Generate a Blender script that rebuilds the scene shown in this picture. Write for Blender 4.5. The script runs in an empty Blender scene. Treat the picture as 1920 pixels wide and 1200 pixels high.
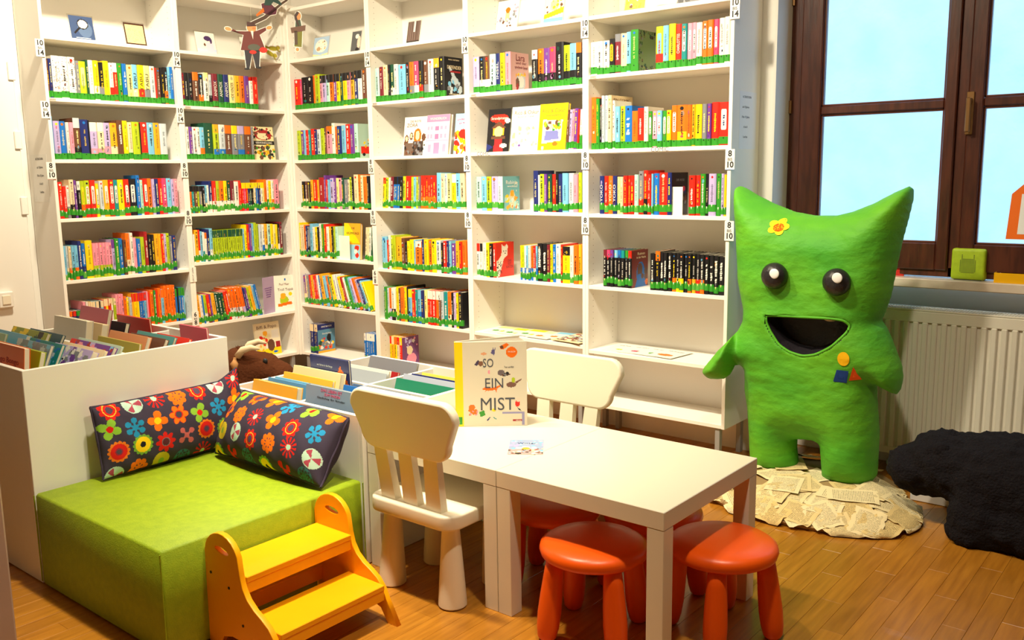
import bpy, bmesh, math, random
import numpy as np
from mathutils import Vector, Matrix, noise as mnoise
R_ = math.radians
SC = bpy.context.scene
COL = SC.collection
random.seed(7)

# ------------------------------------------------------------ camera
cam_d = bpy.data.cameras.new('camera'); cam = bpy.data.objects.new('camera', cam_d); COL.objects.link(cam)
cam_d.sensor_width = 36.0
cam_d.lens = 1692.58 / 1920 * 36.0
cam_d.clip_start = 0.05
yaw, pitch, roll = -0.683, -0.1599, -0.0134
_f = Vector((math.cos(pitch) * math.sin(yaw), math.cos(pitch) * math.cos(yaw), math.sin(pitch)))
_r = Vector((math.cos(yaw), -math.sin(yaw), 0)); _u = _r.cross(_f)
_r2 = _r * math.cos(roll) + _u * math.sin(roll); _u2 = -_r * math.sin(roll) + _u * math.cos(roll)
cam.matrix_world = Matrix(((_r2.x, _u2.x, -_f.x, 5.0446), (_r2.y, _u2.y, -_f.y, -3.8652), (_r2.z, _u2.z, -_f.z, 1.3973), (0, 0, 0, 1)))
SC.camera = cam

# ------------------------------------------------------------ light and exposure
vs = SC.view_settings
vs.view_transform = 'Standard'; vs.look = 'None'; vs.gamma = 1.0; vs.use_curve_mapping = False
vs.exposure = -0.45
world = bpy.data.worlds.new('sky'); SC.world = world; world.use_nodes = True
_bg = world.node_tree.nodes['Background']; _bg.inputs[0].default_value = (0.52, 0.77, 1.0, 1); _bg.inputs[1].default_value = 3.7

def lamp(name, loc, power, color, size, aim=None, spread=180):
    d = bpy.data.lights.new(name, 'AREA'); d.shape = 'DISK'; d.size = size; d.energy = power; d.color = color
    d.spread = R_(spread)
    o = bpy.data.objects.new(name, d); o.location = loc; COL.objects.link(o)
    if aim is not None:
        o.rotation_euler = (Vector(aim) - Vector(loc)).to_track_quat('-Z', 'Y').to_euler()
    return o
WARM = (1.0, 0.89, 0.66)
lamp('ceiling_lamp', (4.25, -2.28, 3.15), 62, WARM, 0.16)
lamp('ceiling_lamp', (2.10, -1.85, 3.15), 53, WARM, 0.18, (1.9, 0.2, 0.7), 105)
lamp('ceiling_lamp', (3.00, -1.85, 3.15), 34, WARM, 0.18, (2.8, 0.2, 0.6), 100)  # added fill without a known fixture, brightens the low right shelves
lamp('ceiling_lamp', (1.15, -1.75, 3.15), 60, WARM, 0.18, (-0.2, -0.9, 0.8), 125)
lamp('ceiling_lamp', (2.75, -2.20, 3.15), 20, WARM, 0.14, (2.7, -2.2, 0), 60)  # added overhead fill for the seat cube top and step treads

# ------------------------------------------------------------ helpers
def lin(c):
    return tuple((x / 12.92 if x <= 0.04045 else ((x + 0.055) / 1.055) ** 2.4) for x in c)
def C255(r, g, b): return lin((r / 255, g / 255, b / 255))
PAL = dict(r=(222,38,22), R=(165,35,40), m=(120,32,48), o=(242,112,18), O=(248,172,30), y=(252,214,10), Y=(236,222,146),
           l=(176,198,30), g=(50,146,40), G=(22,78,58), t=(20,140,138), c=(120,190,226), b=(24,112,200), B=(32,44,112),
           v=(112,58,150), V=(186,170,220), p=(240,150,172), P=(222,66,112), w=(236,232,222), k=(24,23,28), s=(128,130,138),
           S=(196,208,216), n=(104,66,48), a=(236,214,172), e=(178,224,212))
PAL = {k: C255(*v) for k, v in PAL.items()}
CNAME = dict(r='red', R='dark red', m='maroon', o='orange', O='amber', y='yellow', Y='pale yellow', l='lime green', g='green',
             G='dark green', t='teal', c='sky blue', b='blue', B='navy', v='violet', V='lavender', p='pink', P='magenta', w='white',
             k='black', s='grey', S='silver', n='brown', a='beige', e='mint')

def mat(name, color=(0.8, 0.8, 0.8), rough=0.5, attr=False, spec=0.5, bump=None, coat=0.0):
    m = bpy.data.materials.new(name); m.use_nodes = True
    nt = m.node_tree; b = nt.nodes['Principled BSDF']
    b.inputs['Base Color'].default_value = (*color, 1); b.inputs['Roughness'].default_value = rough
    b.inputs['Specular IOR Level'].default_value = spec
    if coat: b.inputs['Coat Weight'].default_value = coat
    if attr:
        a = nt.nodes.new('ShaderNodeVertexColor'); a.layer_name = 'Col'
        nt.links.new(a.outputs['Color'], b.inputs['Base Color'])
    if bump:
        sc, st, det = bump[:3]
        tc = nt.nodes.new('ShaderNodeTexCoord'); n = nt.nodes.new('ShaderNodeTexNoise'); bp = nt.nodes.new('ShaderNodeBump')
        n.inputs['Scale'].default_value = sc; n.inputs['Detail'].default_value = det
        bp.inputs['Strength'].default_value = st; bp.inputs['Distance'].default_value = 0.01
        src = tc.outputs['Object']
        if len(bump) > 3:
            mp = nt.nodes.new('ShaderNodeMapping'); mp.inputs['Scale'].default_value = bump[3]
            nt.links.new(src, mp.inputs['Vector']); src = mp.outputs['Vector']
        nt.links.new(src, n.inputs['Vector']); nt.links.new(n.outputs['Fac'], bp.inputs['Height'])
        nt.links.new(bp.outputs['Normal'], b.inputs['Normal'])
    return m

def noise_mat(name, c1, c2, scale, rough=0.6, stretch=(1, 1, 1), bump=0.0, lo=0.35, hi=0.65, bscale=None, det=5, spec=0.5):
    m = mat(name, c1, rough, spec=spec); nt = m.node_tree; b = nt.nodes['Principled BSDF']
    tc = nt.nodes.new('ShaderNodeTexCoord'); mp = nt.nodes.new('ShaderNodeMapping'); mp.inputs['Scale'].default_value = stretch
    n = nt.nodes.new('ShaderNodeTexNoise'); n.inputs['Scale'].default_value = scale; n.inputs['Detail'].default_value = det
    r = nt.nodes.new('ShaderNodeValToRGB'); r.color_ramp.elements[0].position = lo; r.color_ramp.elements[1].position = hi
    r.color_ramp.elements[0].color = (*c1, 1); r.color_ramp.elements[1].color = (*c2, 1)
    nt.links.new(tc.outputs['Object'], mp.inputs['Vector']); nt.links.new(mp.outputs['Vector'], n.inputs['Vector'])
    nt.links.new(n.outputs['Fac'], r.inputs['Fac']); nt.links.new(r.outputs['Color'], b.inputs['Base Color'])
    if bump:
        n2 = nt.nodes.new('ShaderNodeTexNoise'); n2.inputs['Scale'].default_value = bscale or scale * 2; n2.inputs['Detail'].default_value = 6
        bp = nt.nodes.new('ShaderNodeBump'); bp.inputs['Strength'].default_value = bump; bp.inputs['Distance'].default_value = 0.01
        nt.links.new(mp.outputs['Vector'], n2.inputs['Vector']); nt.links.new(n2.outputs['Fac'], bp.inputs['Height'])
        nt.links.new(bp.outputs['Normal'], b.inputs['Normal'])
    return m

M = {}
M['white'] = mat('white_laminate', C255(244, 240, 232), 0.38)
M['brownwall'] = mat('clay_painted_wall', C255(118, 96, 58), 0.85)  # for unseen walls, dark brown chosen to cut and warm bounced light
M['ceil'] = mat('wooden_ceiling', C255(214, 186, 122), 0.8)  # for the unseen ceiling, tan chosen to keep its bounced light warm
M['wall'] = mat('painted_wall', C255(240, 236, 228), 0.85, bump=(60, 0.05, 3))
M['print'] = mat('printed_paper', rough=0.38, attr=True)
M['matte'] = mat('matte_print', rough=0.8, attr=True, spec=0.2)
M['pages'] = mat('page_edges', C255(238, 228, 200), 0.9, bump=(400, 0.1, 1, (1, 30, 1)))
M['plastic'] = mat('white_plastic', C255(242, 232, 210), 0.42)
M['table'] = mat('table_foil', C255(238, 230, 210), 0.30)
M['orange'] = mat('orange_plastic', C255(246, 92, 8), 0.36)
M['yellow'] = noise_mat('yellow_lacquer', C255(252, 168, 2), C255(255, 178, 4), 3, 0.35)
M['black'] = mat('black_paint', C255(26, 24, 27), 0.55)
M['metal'] = mat('grey_metal', C255(150, 148, 146), 0.4)
M['greenfab'] = noise_mat('green_leatherette', C255(140, 166, 10), C255(152, 176, 14), 40, 0.62, bump=0.15, bscale=220)
M['ink'] = mat('black_ink', C255(28, 28, 34), 0.7)

class MB:
    """collects faces with colours, builds one mesh object"""
    def __init__(self): self.v = []; self.f = []; self.c = []
    def add(self, vs, fs, col=(1, 1, 1)):
        o = len(self.v); self.v += [tuple(p) for p in vs]
        for i, f in enumerate(fs):
            self.f.append(tuple(o + k for k in f)); self.c.append(col[i] if isinstance(col, list) else col)
        return self
    def quad(self, a, b, c, d, col=(1, 1, 1)): return self.add([a, b, c, d], [(0, 1, 2, 3)], col)
    def box(self, x0, x1, y0, y1, z0, z1, col=(1, 1, 1), b=0.0):
        if b <= 0:
            return self.add([(x0, y0, z0), (x1, y0, z0), (x1, y1, z0), (x0, y1, z0), (x0, y0, z1), (x1, y0, z1), (x1, y1, z1), (x0, y1, z1)],
                [(0, 3, 2, 1), (4, 5, 6, 7), (0, 1, 5, 4), (1, 2, 6, 5), (2, 3, 7, 6), (3, 0, 4, 7)], col)
        v = []; idx = {}
        X = (x0, x1); Y = (y0, y1); Z = (z0, z1)
        for i in (0, 1):
            for j in (0, 1):
                for k in (0, 1):
                    sx, sy, sz = (b if i == 0 else -b), (b if j == 0 else -b), (b if k == 0 else -b)
                    idx[i, j, k, 0] = len(v); v.append((X[i], Y[j] + sy, Z[k] + sz))
                    idx[i, j, k, 1] = len(v); v.append((X[i] + sx, Y[j], Z[k] + sz))
                    idx[i, j, k, 2] = len(v); v.append((X[i] + sx, Y[j] + sy, Z[k]))
        f = []
        def put(q, n):
            p = [Vector(v[t]) for t in q]
            nn = (p[1] - p[0]).cross(p[2] - p[0])
            f.append(tuple(q) if nn.dot(Vector(n)) > 0 else tuple(reversed(q)))
        for s in (0, 1):
            g = -1 if s == 0 else 1
            put([idx[s, 0, 0, 0], idx[s, 1, 0, 0], idx[s, 1, 1, 0], idx[s, 0, 1, 0]], (g, 0, 0))
            put([idx[0, s, 0, 1], idx[1, s, 0, 1], idx[1, s, 1, 1], idx[0, s, 1, 1]], (0, g, 0))
            put([idx[0, 0, s, 2], idx[1, 0, s, 2], idx[1, 1, s, 2], idx[0, 1, s, 2]], (0, 0, g))
            for t in (0, 1):
                h = -1 if t == 0 else 1
                put([idx[s, t, 0, 0], idx[s, t, 1, 0], idx[s, t, 1, 1], idx[s, t, 0, 1]], (g, h, 0))
                put([idx[s, 0, t, 0], idx[s, 1, t, 0], idx[s, 1, t, 2], idx[s, 0, t, 2]], (g, 0, h))
                put([idx[0, s, t, 1], idx[1, s, t, 1], idx[1, s, t, 2], idx[0, s, t, 2]], (0, g, h))
                for u in (0, 1):
                    put([idx[s, t, u, 0], idx[s, t, u, 1], idx[s, t, u, 2]], (g, h, -1 if u == 0 else 1))
        return self.add(v, f, col)
    def lathe(self, prof, n=24, center=(0, 0, 0), col=(1, 1, 1)):
        v = []; f = []
        for r, z in prof:
            for i in range(n):
                a = 2 * math.pi * i / n; v.append((center[0] + r * math.cos(a), center[1] + r * math.sin(a), center[2] + z))
        for k in range(len(prof) - 1):
            for i in range(n):
                j = (i + 1) % n; f.append((k * n + i, k * n + j, (k + 1) * n + j, (k + 1) * n + i))
        f.append(tuple(range(n))[::-1]); f.append(tuple((len(prof) - 1) * n + i for i in range(n)))
        return self.add(v, f, col)
    def tube(self, pts, rad, n=8, col=(1, 1, 1)):
        pts = [Vector(p) for p in pts]; v = []; f = []
        for k, p in enumerate(pts):
            d = (pts[min(k + 1, len(pts) - 1)] - pts[max(k - 1, 0)]).normalized()
            up = Vector((0, 0, 1)) if abs(d.z) < 0.9 else Vector((1, 0, 0))
            a = d.cross(up).normalized(); b = d.cross(a)
            r = rad[k] if isinstance(rad, (list, tuple)) else rad
            for i in range(n):
                t = 2 * math.pi * i / n; v.append(p + a * r * math.cos(t) + b * r * math.sin(t))
        for k in range(len(pts) - 1):
            for i in range(n):
                j = (i + 1) % n; f.append((k * n + i, k * n + j, (k + 1) * n + j, (k + 1) * n + i))
        f.append(tuple(range(n))[::-1]); f.append(tuple((len(pts) - 1) * n + i for i in range(n)))
        return self.add(v, f, col)
    def mesh(self, name, material, smooth=False):
        me = bpy.data.meshes.new(name); me.from_pydata(self.v, [], self.f)
        ca = me.color_attributes.new('Col', 'FLOAT_COLOR', 'CORNER')
        n = np.array([len(f) for f in self.f]); cc = np.ones((len(self.f), 4), np.float32); cc[:, :3] = np.array(self.c, np.float32)
        ca.data.foreach_set('color', np.repeat(cc, n, axis=0).ravel())
        me.materials.append(material)
        if smooth: me.polygons.foreach_set('use_smooth', [True] * len(me.polygons))
        me.update(); return me
    def obj(self, name, material, parent=None, smooth=False, mw=None):
        return link(name, self.mesh(name, material, smooth), parent, mw)

def link(name, me, parent=None, mw=None):
    o = bpy.data.objects.new(name, me); COL.objects.link(o)
    if parent: o.parent = parent
    if mw is not None: o.matrix_local = mw
    return o
def tag(o, label, cat, group=None, kind=None):
    o['label'] = label; o['category'] = cat
    if group: o['group'] = group
    if kind: o['kind'] = kind
    return o
def thing(name, label, cat, loc=(0, 0, 0), rz=0.0, group=None):
    o = bpy.data.objects.new(name, None); COL.objects.link(o); o.location = loc; o.rotation_euler = (0, 0, rz); o.empty_display_size = 0.05
    return tag(o, label, cat, group)
def struct(o): o['kind'] = 'structure'; return o
def autosmooth(o, ang=40):
    me = o.data; me.polygons.foreach_set('use_smooth', [True] * len(me.polygons)); me.set_sharp_from_angle(angle=R_(ang)); return o

_dg = lambda: bpy.context.evaluated_depsgraph_get()
def from_curve(cu, name, material):
    t = bpy.data.objects.new('tmp', cu); COL.objects.link(t); bpy.context.view_layer.update()
    me = bpy.data.meshes.new_from_object(t.evaluated_get(_dg())); bpy.data.objects.remove(t); bpy.data.curves.remove(cu)
    me.name = name; me.materials.clear(); me.materials.append(material); return me
def plate(loops, thick, name, material, bevel=0.0):
    """flat extruded plate in local XY, holes = further loops; centred on z=0"""
    cu = bpy.data.curves.new(name, 'CURVE'); cu.dimensions = '2D'; cu.fill_mode = 'BOTH'; cu.extrude = max(thick / 2 - bevel, 0.0001); cu.bevel_depth = bevel
    cu.bevel_resolution = 2
    for lp in loops:
        sp = cu.splines.new('POLY'); sp.points.add(len(lp) - 1); sp.use_cyclic_u = True
        for p, q in zip(sp.points, lp): p.co = (q[0], q[1], 0, 1)
    return from_curve(cu, name, material)
def rrect(x0, x1, y0, y1, r, n=6):
    out = []
    for cx, cy, a0 in ((x1 - r, y1 - r, 0), (x0 + r, y1 - r, 90), (x0 + r, y0 + r, 180), (x1 - r, y0 + r, 270)):
        for i in range(n + 1):
            a = R_(a0 + 90 * i / n); out.append((cx + r * math.cos(a), cy + r * math.sin(a)))
    return out
def ell(cx, cy, rx, ry, n=24, rot=0):
    c, s = math.cos(rot), math.sin(rot)
    return [(cx + rx * math.cos(t) * c - ry * math.sin(t) * s, cy + rx * math.cos(t) * s + ry * math.sin(t) * c) for t in (2 * math.pi * i / n for i in range(n))]
_tc = {}
_tm = {}
def ink(col):
    if col not in _tm: _tm[col] = mat('ink_' + str(len(_tm)), col, 0.6)
    return _tm[col]
def text(s, size, parent, mw, col=C255(30, 30, 36), name='lettering', squeeze=1.0, width=None, bold=.0):
    """text in local XY of mw, centred; flat print as thin lettering"""
    key = (s, round(size, 4), col, bold)
    if key not in _tc:
        cu = bpy.data.curves.new('t', 'FONT'); cu.body = s; cu.size = size; cu.align_x = 'CENTER'; cu.align_y = 'CENTER'; cu.extrude = 0.0002; cu.resolution_u = 3; cu.offset = bold * size
        _tc[key] = from_curve(cu, 'lettering', ink(col))
    me = _tc[key]
    if width and len(me.vertices):
        xs = [v.co.x for v in me.vertices]; w = max(xs) - min(xs); squeeze = width / w if w > 0 else 1
    return link(name, me, parent, mw @ Matrix.Diagonal((squeeze, 1, 1, 1)))
# frames: columns = local axes.  FRONT: plate/text lying in XY stands up, facing -Y
FRONT = Matrix(((1, 0, 0, 0), (0, 0, -1, 0), (0, 1, 0, 0), (0, 0, 0, 1)))      # x->x, y->z, z->-y
RIGHTF = Matrix(((0, 0, 1, 0), (1, 0, 0, 0), (0, 1, 0, 0), (0, 0, 0, 1)))      # x->y, y->z, z->+x
T = Matrix.Translation
RZ = lambda a: Matrix.Rotation(a, 4, 'Z')
RX = lambda a: Matrix.Rotation(a, 4, 'X')
RY = lambda a: Matrix.Rotation(a, 4, 'Y')

# ---- painted print: a grid of little coloured facets (flat print), art = list of shapes in unit coordinates (u right, v up)
def paint(W, H, bg, art, cell=0.005, seed=0):
    nx = max(4, int(W / cell)); ny = max(4, int(H / cell))
    U, V = np.meshgrid((np.arange(nx) + .5) / nx, (np.arange(ny) + .5) / ny)
    A = np.empty((ny, nx, 3)); A[:] = PAL[bg] if isinstance(bg, str) else bg
    rng = np.random.RandomState(seed)
    for s in art:
        col = None if s[0] == 's' else np.array(PAL[s[-1]] if isinstance(s[-1], str) else s[-1])
        if s[0] == 'e':
            m = ((U - s[1]) / s[3]) ** 2 + ((V - s[2]) / s[4]) ** 2 < 1
        elif s[0] == 'r':
            m = (U >= s[1]) & (U <= s[3]) & (V >= s[2]) & (V <= s[4])
        elif s[0] == 't':
            m = np.zeros_like(U, bool); P = s[1]
            for i in range(len(P)):
                (x1, y1), (x2, y2) = P[i], P[i - 1]
                if y1 != y2: m ^= ((y1 > V) != (y2 > V)) & (U < (x2 - x1) * (V - y1) / (y2 - y1) + x1)
        elif s[0] == 'n':      # blotches: ('n', x0,z0,x1,z1, density, col)
            m = (U >= s[1]) & (U <= s[3]) & (V >= s[2]) & (V <= s[4]) & (rng.rand(ny, nx) < s[5])
        elif s[0] == 's':      # scattered dabs: ('s', x0,z0,x1,z1, count, radius, colours)
            m = None
            for _ in range(s[5]):
                cx = s[1] + (s[3] - s[1]) * rng.rand(); cz = s[2] + (s[4] - s[2]) * rng.rand(); rr = s[6] * (.5 + rng.rand())
                q = ((U - cx) * W) ** 2 + ((V - cz) * H) ** 2 < rr * rr
                A[q] = PAL[s[7][rng.randint(len(s[7]))]]
            continue
        A[m] = col
    xs = np.linspace(0, W, nx + 1); zs = np.linspace(0, H, ny + 1)
    X, Z = np.meshgrid(xs, zs)
    return X, Z, A
def grid_mesh(name, P, A, material, smooth=False):
    """P (ny+1,nx+1,3) points, A (ny,nx,3) colours"""
    ny, nx = A.shape[:2]
    i = np.arange(nx * ny); r = i // nx; c = i % nx; a = r * (nx + 1) + c
    F = np.stack([a, a + 1, a + nx + 2, a + nx + 1], 1)
    me = bpy.data.meshes.new(name); me.vertices.add((nx + 1) * (ny + 1)); me.vertices.foreach_set('co', P.astype(np.float32).ravel())
    me.loops.add(F.size); me.loops.foreach_set('vertex_index', F.ravel().astype(np.int32))
    me.polygons.add(len(F)); me.polygons.foreach_set('loop_start', np.arange(0, F.size, 4, dtype=np.int32))
    me.update(calc_edges=True); me.validate()
    ca = me.color_attributes.new('Col', 'FLOAT_COLOR', 'CORNER')
    cc = np.ones((len(F), 4), np.float32); cc[:, :3] = A.reshape(-1, 3); ca.data.foreach_set('color', np.repeat(cc, 4, 0).ravel())
    me.materials.append(material)
    if smooth: me.polygons.foreach_set('use_smooth', np.ones(len(F), bool))
    return me
def print_sheet(W, H, bg, art, parent, mw, name='cover_print', cell=0.005, seed=0, material=None):
    X, Z, A = paint(W, H, bg, art, cell, seed)
    P = np.stack([X, Z, np.zeros_like(X)], -1)
    return link(name, grid_mesh(name, P, A, material or M['print']), parent, mw)

# ================================================================= SETTING
XL, XN, XN2, XR, YB, YR, ZC = -0.30, 3.274, 4.84, 6.3, 0.30, -6.2, 3.22
fl_m = mat('wood_floor', C255(200, 140, 70), 0.30, coat=0.15)
_nt = fl_m.node_tree; _b = _nt.nodes['Principled BSDF']
_a = _nt.nodes.new('ShaderNodeVertexColor'); _a.layer_name = 'Col'
_tcn = _nt.nodes.new('ShaderNodeTexCoord'); _mp = _nt.nodes.new('ShaderNodeMapping'); _mp.inputs['Scale'].default_value = (28, 2.2, 1)
_n = _nt.nodes.new('ShaderNodeTexNoise'); _n.inputs['Scale'].default_value = 2.2; _n.inputs['Detail'].default_value = 7
_rp = _nt.nodes.new('ShaderNodeValToRGB'); _rp.color_ramp.elements[0].position = 0.3; _rp.color_ramp.elements[1].position = 0.7
_rp.color_ramp.elements[0].color = (*C255(160, 102, 28), 1); _rp.color_ramp.elements[1].color = (*C255(188, 126, 40), 1)
_mx = _nt.nodes.new('ShaderNodeMix'); _mx.data_type = 'RGBA'; _mx.blend_type = 'MULTIPLY'; _mx.inputs['Factor'].default_value = 1
_geo = _nt.nodes.new('ShaderNodeNewGeometry')
_nt.links.new(_geo.outputs['Position'], _mp.inputs['Vector']); _nt.links.new(_mp.outputs['Vector'], _n.inputs['Vector'])
_nt.links.new(_n.outputs['Fac'], _rp.inputs['Fac']); _nt.links.new(_rp.outputs['Color'], _mx.inputs['A']); _nt.links.new(_a.outputs['Color'], _mx.inputs['B'])
_nt.links.new(_mx.outputs['Result'], _b.inputs['Base Color'])
M['floor'] = fl_m
floor = struct(MB().box(XL - .1, XR + .1, YR - .1, 0.72, -0.06, -0.0035, C255(205, 190, 175)).obj('floor', M['floor']))
PW, PL = 0.0715, 0.52
pl_mesh = []
for k in range(8):
    t = 0.92 + 0.025 * k
    pl_mesh.append(MB().box(0.0003, PW - 0.0003, 0.0002, PL - 0.0002, -0.0034, 0.0, (t, t * (.985 + .01 * (k % 3)), t * .98), b=0.0006).mesh('plank', M['floor']))
rest = MB()
lane = 0
x = XL
while x < XR:
    off = (lane * 0.197) % PL
    y = YR - off
    while y < 0.56:
        cx, cy = x + PW / 2, y + PL / 2
        k = random.randrange(8)
        vis = (2.95 < cx < 4.75 and -2.2 < cy < 0.3) or (1.5 < cx < 2.95 and -3.0 < cy < -2.35)
        if vis:
            o = link('plank', pl_mesh[k], floor); o.location = (x, y, 0)
        else:
            t = 0.82 + 0.3 * random.random()
            rest.box(x + .0006, min(x + PW - .0006, XR), max(y + .0006, YR), min(y + PL - .0006, 0.565), -0.0034, 0.0, (t, t * .98, t * .97))
        y += PL
    x += PW; lane += 1
o = rest.obj('planks', M['floor'], floor); o['kind'] = 'stuff'

struct(MB().box(XL - .1, XN, YB, 0.62, 0, ZC).obj('wall_back', M['wall']))
struct(MB().box(XN2, XR + .1, YB, 0.62, 0, ZC).obj('wall_back', M['wall']))
struct(MB().box(XN, XN2, 0.56, 0.66, 0, 0.875).obj('wall_niche', M['wall']))
struct(MB().box(XN, XN2, YB, 0.62, 2.50, ZC).obj('wall_lintel', M['wall']))
struct(MB().box(XL - .1, XL, YR, YB, 0, ZC).obj('wall_left', M['wall']))
struct(MB().box(XR, XR + .1, YR, YB, 0, ZC).obj('wall_right', M['brownwall']))
struct(MB().box(XL - .1, XR + .1, YR - .1, YR, 0, ZC).obj('wall_front', M['brownwall']))
struct(MB().box(XL - .1, XR + .1, YR - .1, 0.72, ZC, ZC + .1).obj('ceiling', M['ceil']))
struct(MB().box(XN, XN2, 0.545, 0.56, 0, 0.07, b=.003).obj('baseboard_niche', M['white']))
struct(MB().box(XN - .012, XN - .0, YB - .012, YB, 0, 2.5).obj('trim_1', M['wall']))

# window
dw = noise_mat('dark_brown_wood', C255(62, 30, 22), C255(84, 42, 28), 6, 0.35, (8, 8, 1), 0.08)
win = bpy.data.objects.new('window_1', None); COL.objects.link(win); win.location = (3.27, 0.49, 0.92); struct(win)
WZ0, WZ1 = 0.0, 1.55
fr = MB()
for a in ((0, .06), (.755, .80), (1.51, 1.57)): fr.box(a[0], a[1], -.03, .05, WZ0, WZ1, b=.004)
fr.box(0.06, 1.51, -.03, .05, WZ0, WZ0 + .045, b=.004); fr.box(.06, 1.51, -.03, .05, WZ1 - .05, WZ1, b=.004)
fr.obj('window_frame', dw, win)
glass = bpy.data.materials.new('window_glass'); glass.use_nodes = True
_g = glass.node_tree; _g.nodes.clear()
_o = _g.nodes.new('ShaderNodeOutputMaterial'); _t = _g.nodes.new('ShaderNodeBsdfTransparent'); _gl = _g.nodes.new('ShaderNodeBsdfGlossy'); _mxs = _g.nodes.new('ShaderNodeMixShader')
_gl.inputs['Roughness'].default_value = 0.12; _mxs.inputs[0].default_value = 0.04; _t.inputs[0].default_value = (0.95, 0.98, 1, 1)
_g.links.new(_t.outputs[0], _mxs.inputs[1]); _g.links.new(_gl.outputs[0], _mxs.inputs[2]); _g.links.new(_mxs.outputs[0], _o.inputs[0])
for x0, x1 in ((.06, .755), (.80, 1.51)):
    sh = MB(); st = .085 if x0 < .5 else .05
    gl0, gl1 = x0 + (.10 if x0 < .5 else .06), x1 - (.05 if x0 < .5 else .10)
    sh.box(x0, gl0, -.045, .02, .03, WZ1 - .04, b=.005); sh.box(gl1, x1, -.045, .02, .03, WZ1 - .04, b=.005)
    sh.box(gl0, gl1, -.045, .02, .03, .15, b=.005); sh.box(gl0, gl1, -.045, .02, WZ1 - .14, WZ1 - .04, b=.005)
    sa = sh.obj('sash', dw, win)
    mu = MB().box(gl0, gl1, -.04, .015, .735, .775, b=.006).obj('glazing_bar', dw, sa)
    for z0, z1 in ((.15, .735), (.775, WZ1 - .14)):
        MB().box(gl0 + .001, gl1 - .001, -.006, -.002, z0, z1).obj('pane', glass, sa)
        bd = MB()
        bd.box(gl0, gl0 + .008, -.03, -.006, z0, z1, b=.002); bd.box(gl1 - .008, gl1, -.03, -.006, z0, z1, b=.002)
        bd.box(gl0, gl1, -.03, -.006, z0, z0 + .008, b=.002); bd.box(gl0, gl1, -.03, -.006, z1 - .008, z1, b=.002)
        bd.obj('bead', noise_mat('bead_wood', C255(80, 40, 28), C255(100, 54, 36), 5, .3) if 'bead' not in M else M['bead'], sa)
brass = mat('bronze_metal', C255(150, 112, 70), 0.35); brass.node_tree.nodes['Principled BSDF'].inputs['Metallic'].default_value = .7
hd = MB().box(.795, .825, -.052, -.045, .62, .80, b=.002).obj('handle_plate', brass, win)
MB().box(.800, .820, -.085, -.07, .63, .775, b=.004).box(.803, .817, -.07, -.052, .755, .772).obj('window_handle', brass, win)
for zz in (.2, .75, 1.25): MB().tube([(.012, -.04, zz), (.012, -.04, zz + .06)], .008).obj('hinge', brass, win)
marble = noise_mat('marble', C255(218, 200, 182), C255(236, 224, 210), 5, 0.2, (1, 1, 1), lo=.4, hi=.6)
struct(MB().box(XN, XN2, 0.385, 0.53, 0.872, 0.914, b=.004).obj('trim_2', marble))
# plastered house front across the lane
plaster = noise_mat('house_plaster', C255(206, 222, 234), C255(226, 236, 244), 2.2, 0.9, bump=1.0, bscale=22)
struct(MB().box(-3, 14, 3.6, 3.9, -3, 4.4).obj('wall_neighbour', plaster))
struct(MB().box(-3, 14, .75, 3.6, -3.05, -3.0).obj('ground', plaster))

# door and switch on the left wall
dr = bpy.data.objects.new('door_1', None); COL.objects.link(dr); dr.location = (XL, -1.605, 0); struct(dr)
MB().box(0.0005, .03, -.86, -.02, 0.005, 2.45, b=.003).obj('door_leaf', M['white'], dr)
for zz in (1.26, 1.62, 1.99): MB().box(.03, .042, -.05, -.012, zz - .05, zz + .05, b=.004).obj('hinge', M['white'], dr)
sw = thing('light_switch', 'white square light switch box on the left wall', 'switch', (XL + .03, -1.79, .75))
MB().box(0, .03, -.04, .04, -.045, .045, b=.006).obj('housing', M['white'], sw); MB().box(.03, .036, -.022, .022, -.025, .025, b=.002).obj('rocker', M['plastic'], sw)

# tall cupboard end at the left edge of the picture
cb = thing('cupboard', 'tall taupe cupboard whose end shows at the lower left edge', 'cupboard', (1.985, -3.312, 0))
tp = noise_mat('taupe_laminate', C255(168, 140, 124), C255(176, 148, 132), 3, .5)
MB().box(0, .478, 0.0, .398, .06, 1.05, b=.006).obj('carcass', tp, cb); MB().box(.02, .46, .02, .38, 0, .06).obj('plinth', M['black'], cb); MB().box(-.006, .484, -.006, .404, 1.05, 1.075, b=.003).obj('top', tp, cb)

# ================================================================= BOOKCASES
ZS = [[2.161,1.837,1.510,1.189,.848,.533],[2.158,1.834,1.514,1.186,.882,.493],[2.161,1.839,1.509,1.189,.862,.539],
      [2.165,1.843,1.516,1.202,.824,.503],[2.166,1.843,1.521,1.197,.822,.500],[2.167,1.881,1.516,1.193,.823,.483]]
def zrow(c, r): return .2 if r == 6 else ZS[c - 1][r]
CASES = {1: ('L', -1.583, .790), 2: ('L', -.792, .778), 3: ('R', .014, .780), 4: ('R', .796, .799), 5: ('R', 1.596, .799), 6: ('R', 2.396, .800)}
CN = {1: 'leftmost', 2: 'second', 3: 'third', 4: 'fourth', 5: 'fifth', 6: 'rightmost'}
CLAB = {1: 'white bookcase at far left beside the wall with the door', 2: 'white bookcase just left of the inner corner',
        3: 'white bookcase just right of the inner corner', 4: 'white bookcase second to the right of the inner corner, behind the big white book',
        5: 'white bookcase left of the one beside the green monster', 6: 'white bookcase at the right end beside the green monster'}
D = .292; PT = .018; ZT = 2.51
cases = {}
dark = mat('hole_dark', C255(120, 100, 80), .8)
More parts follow.
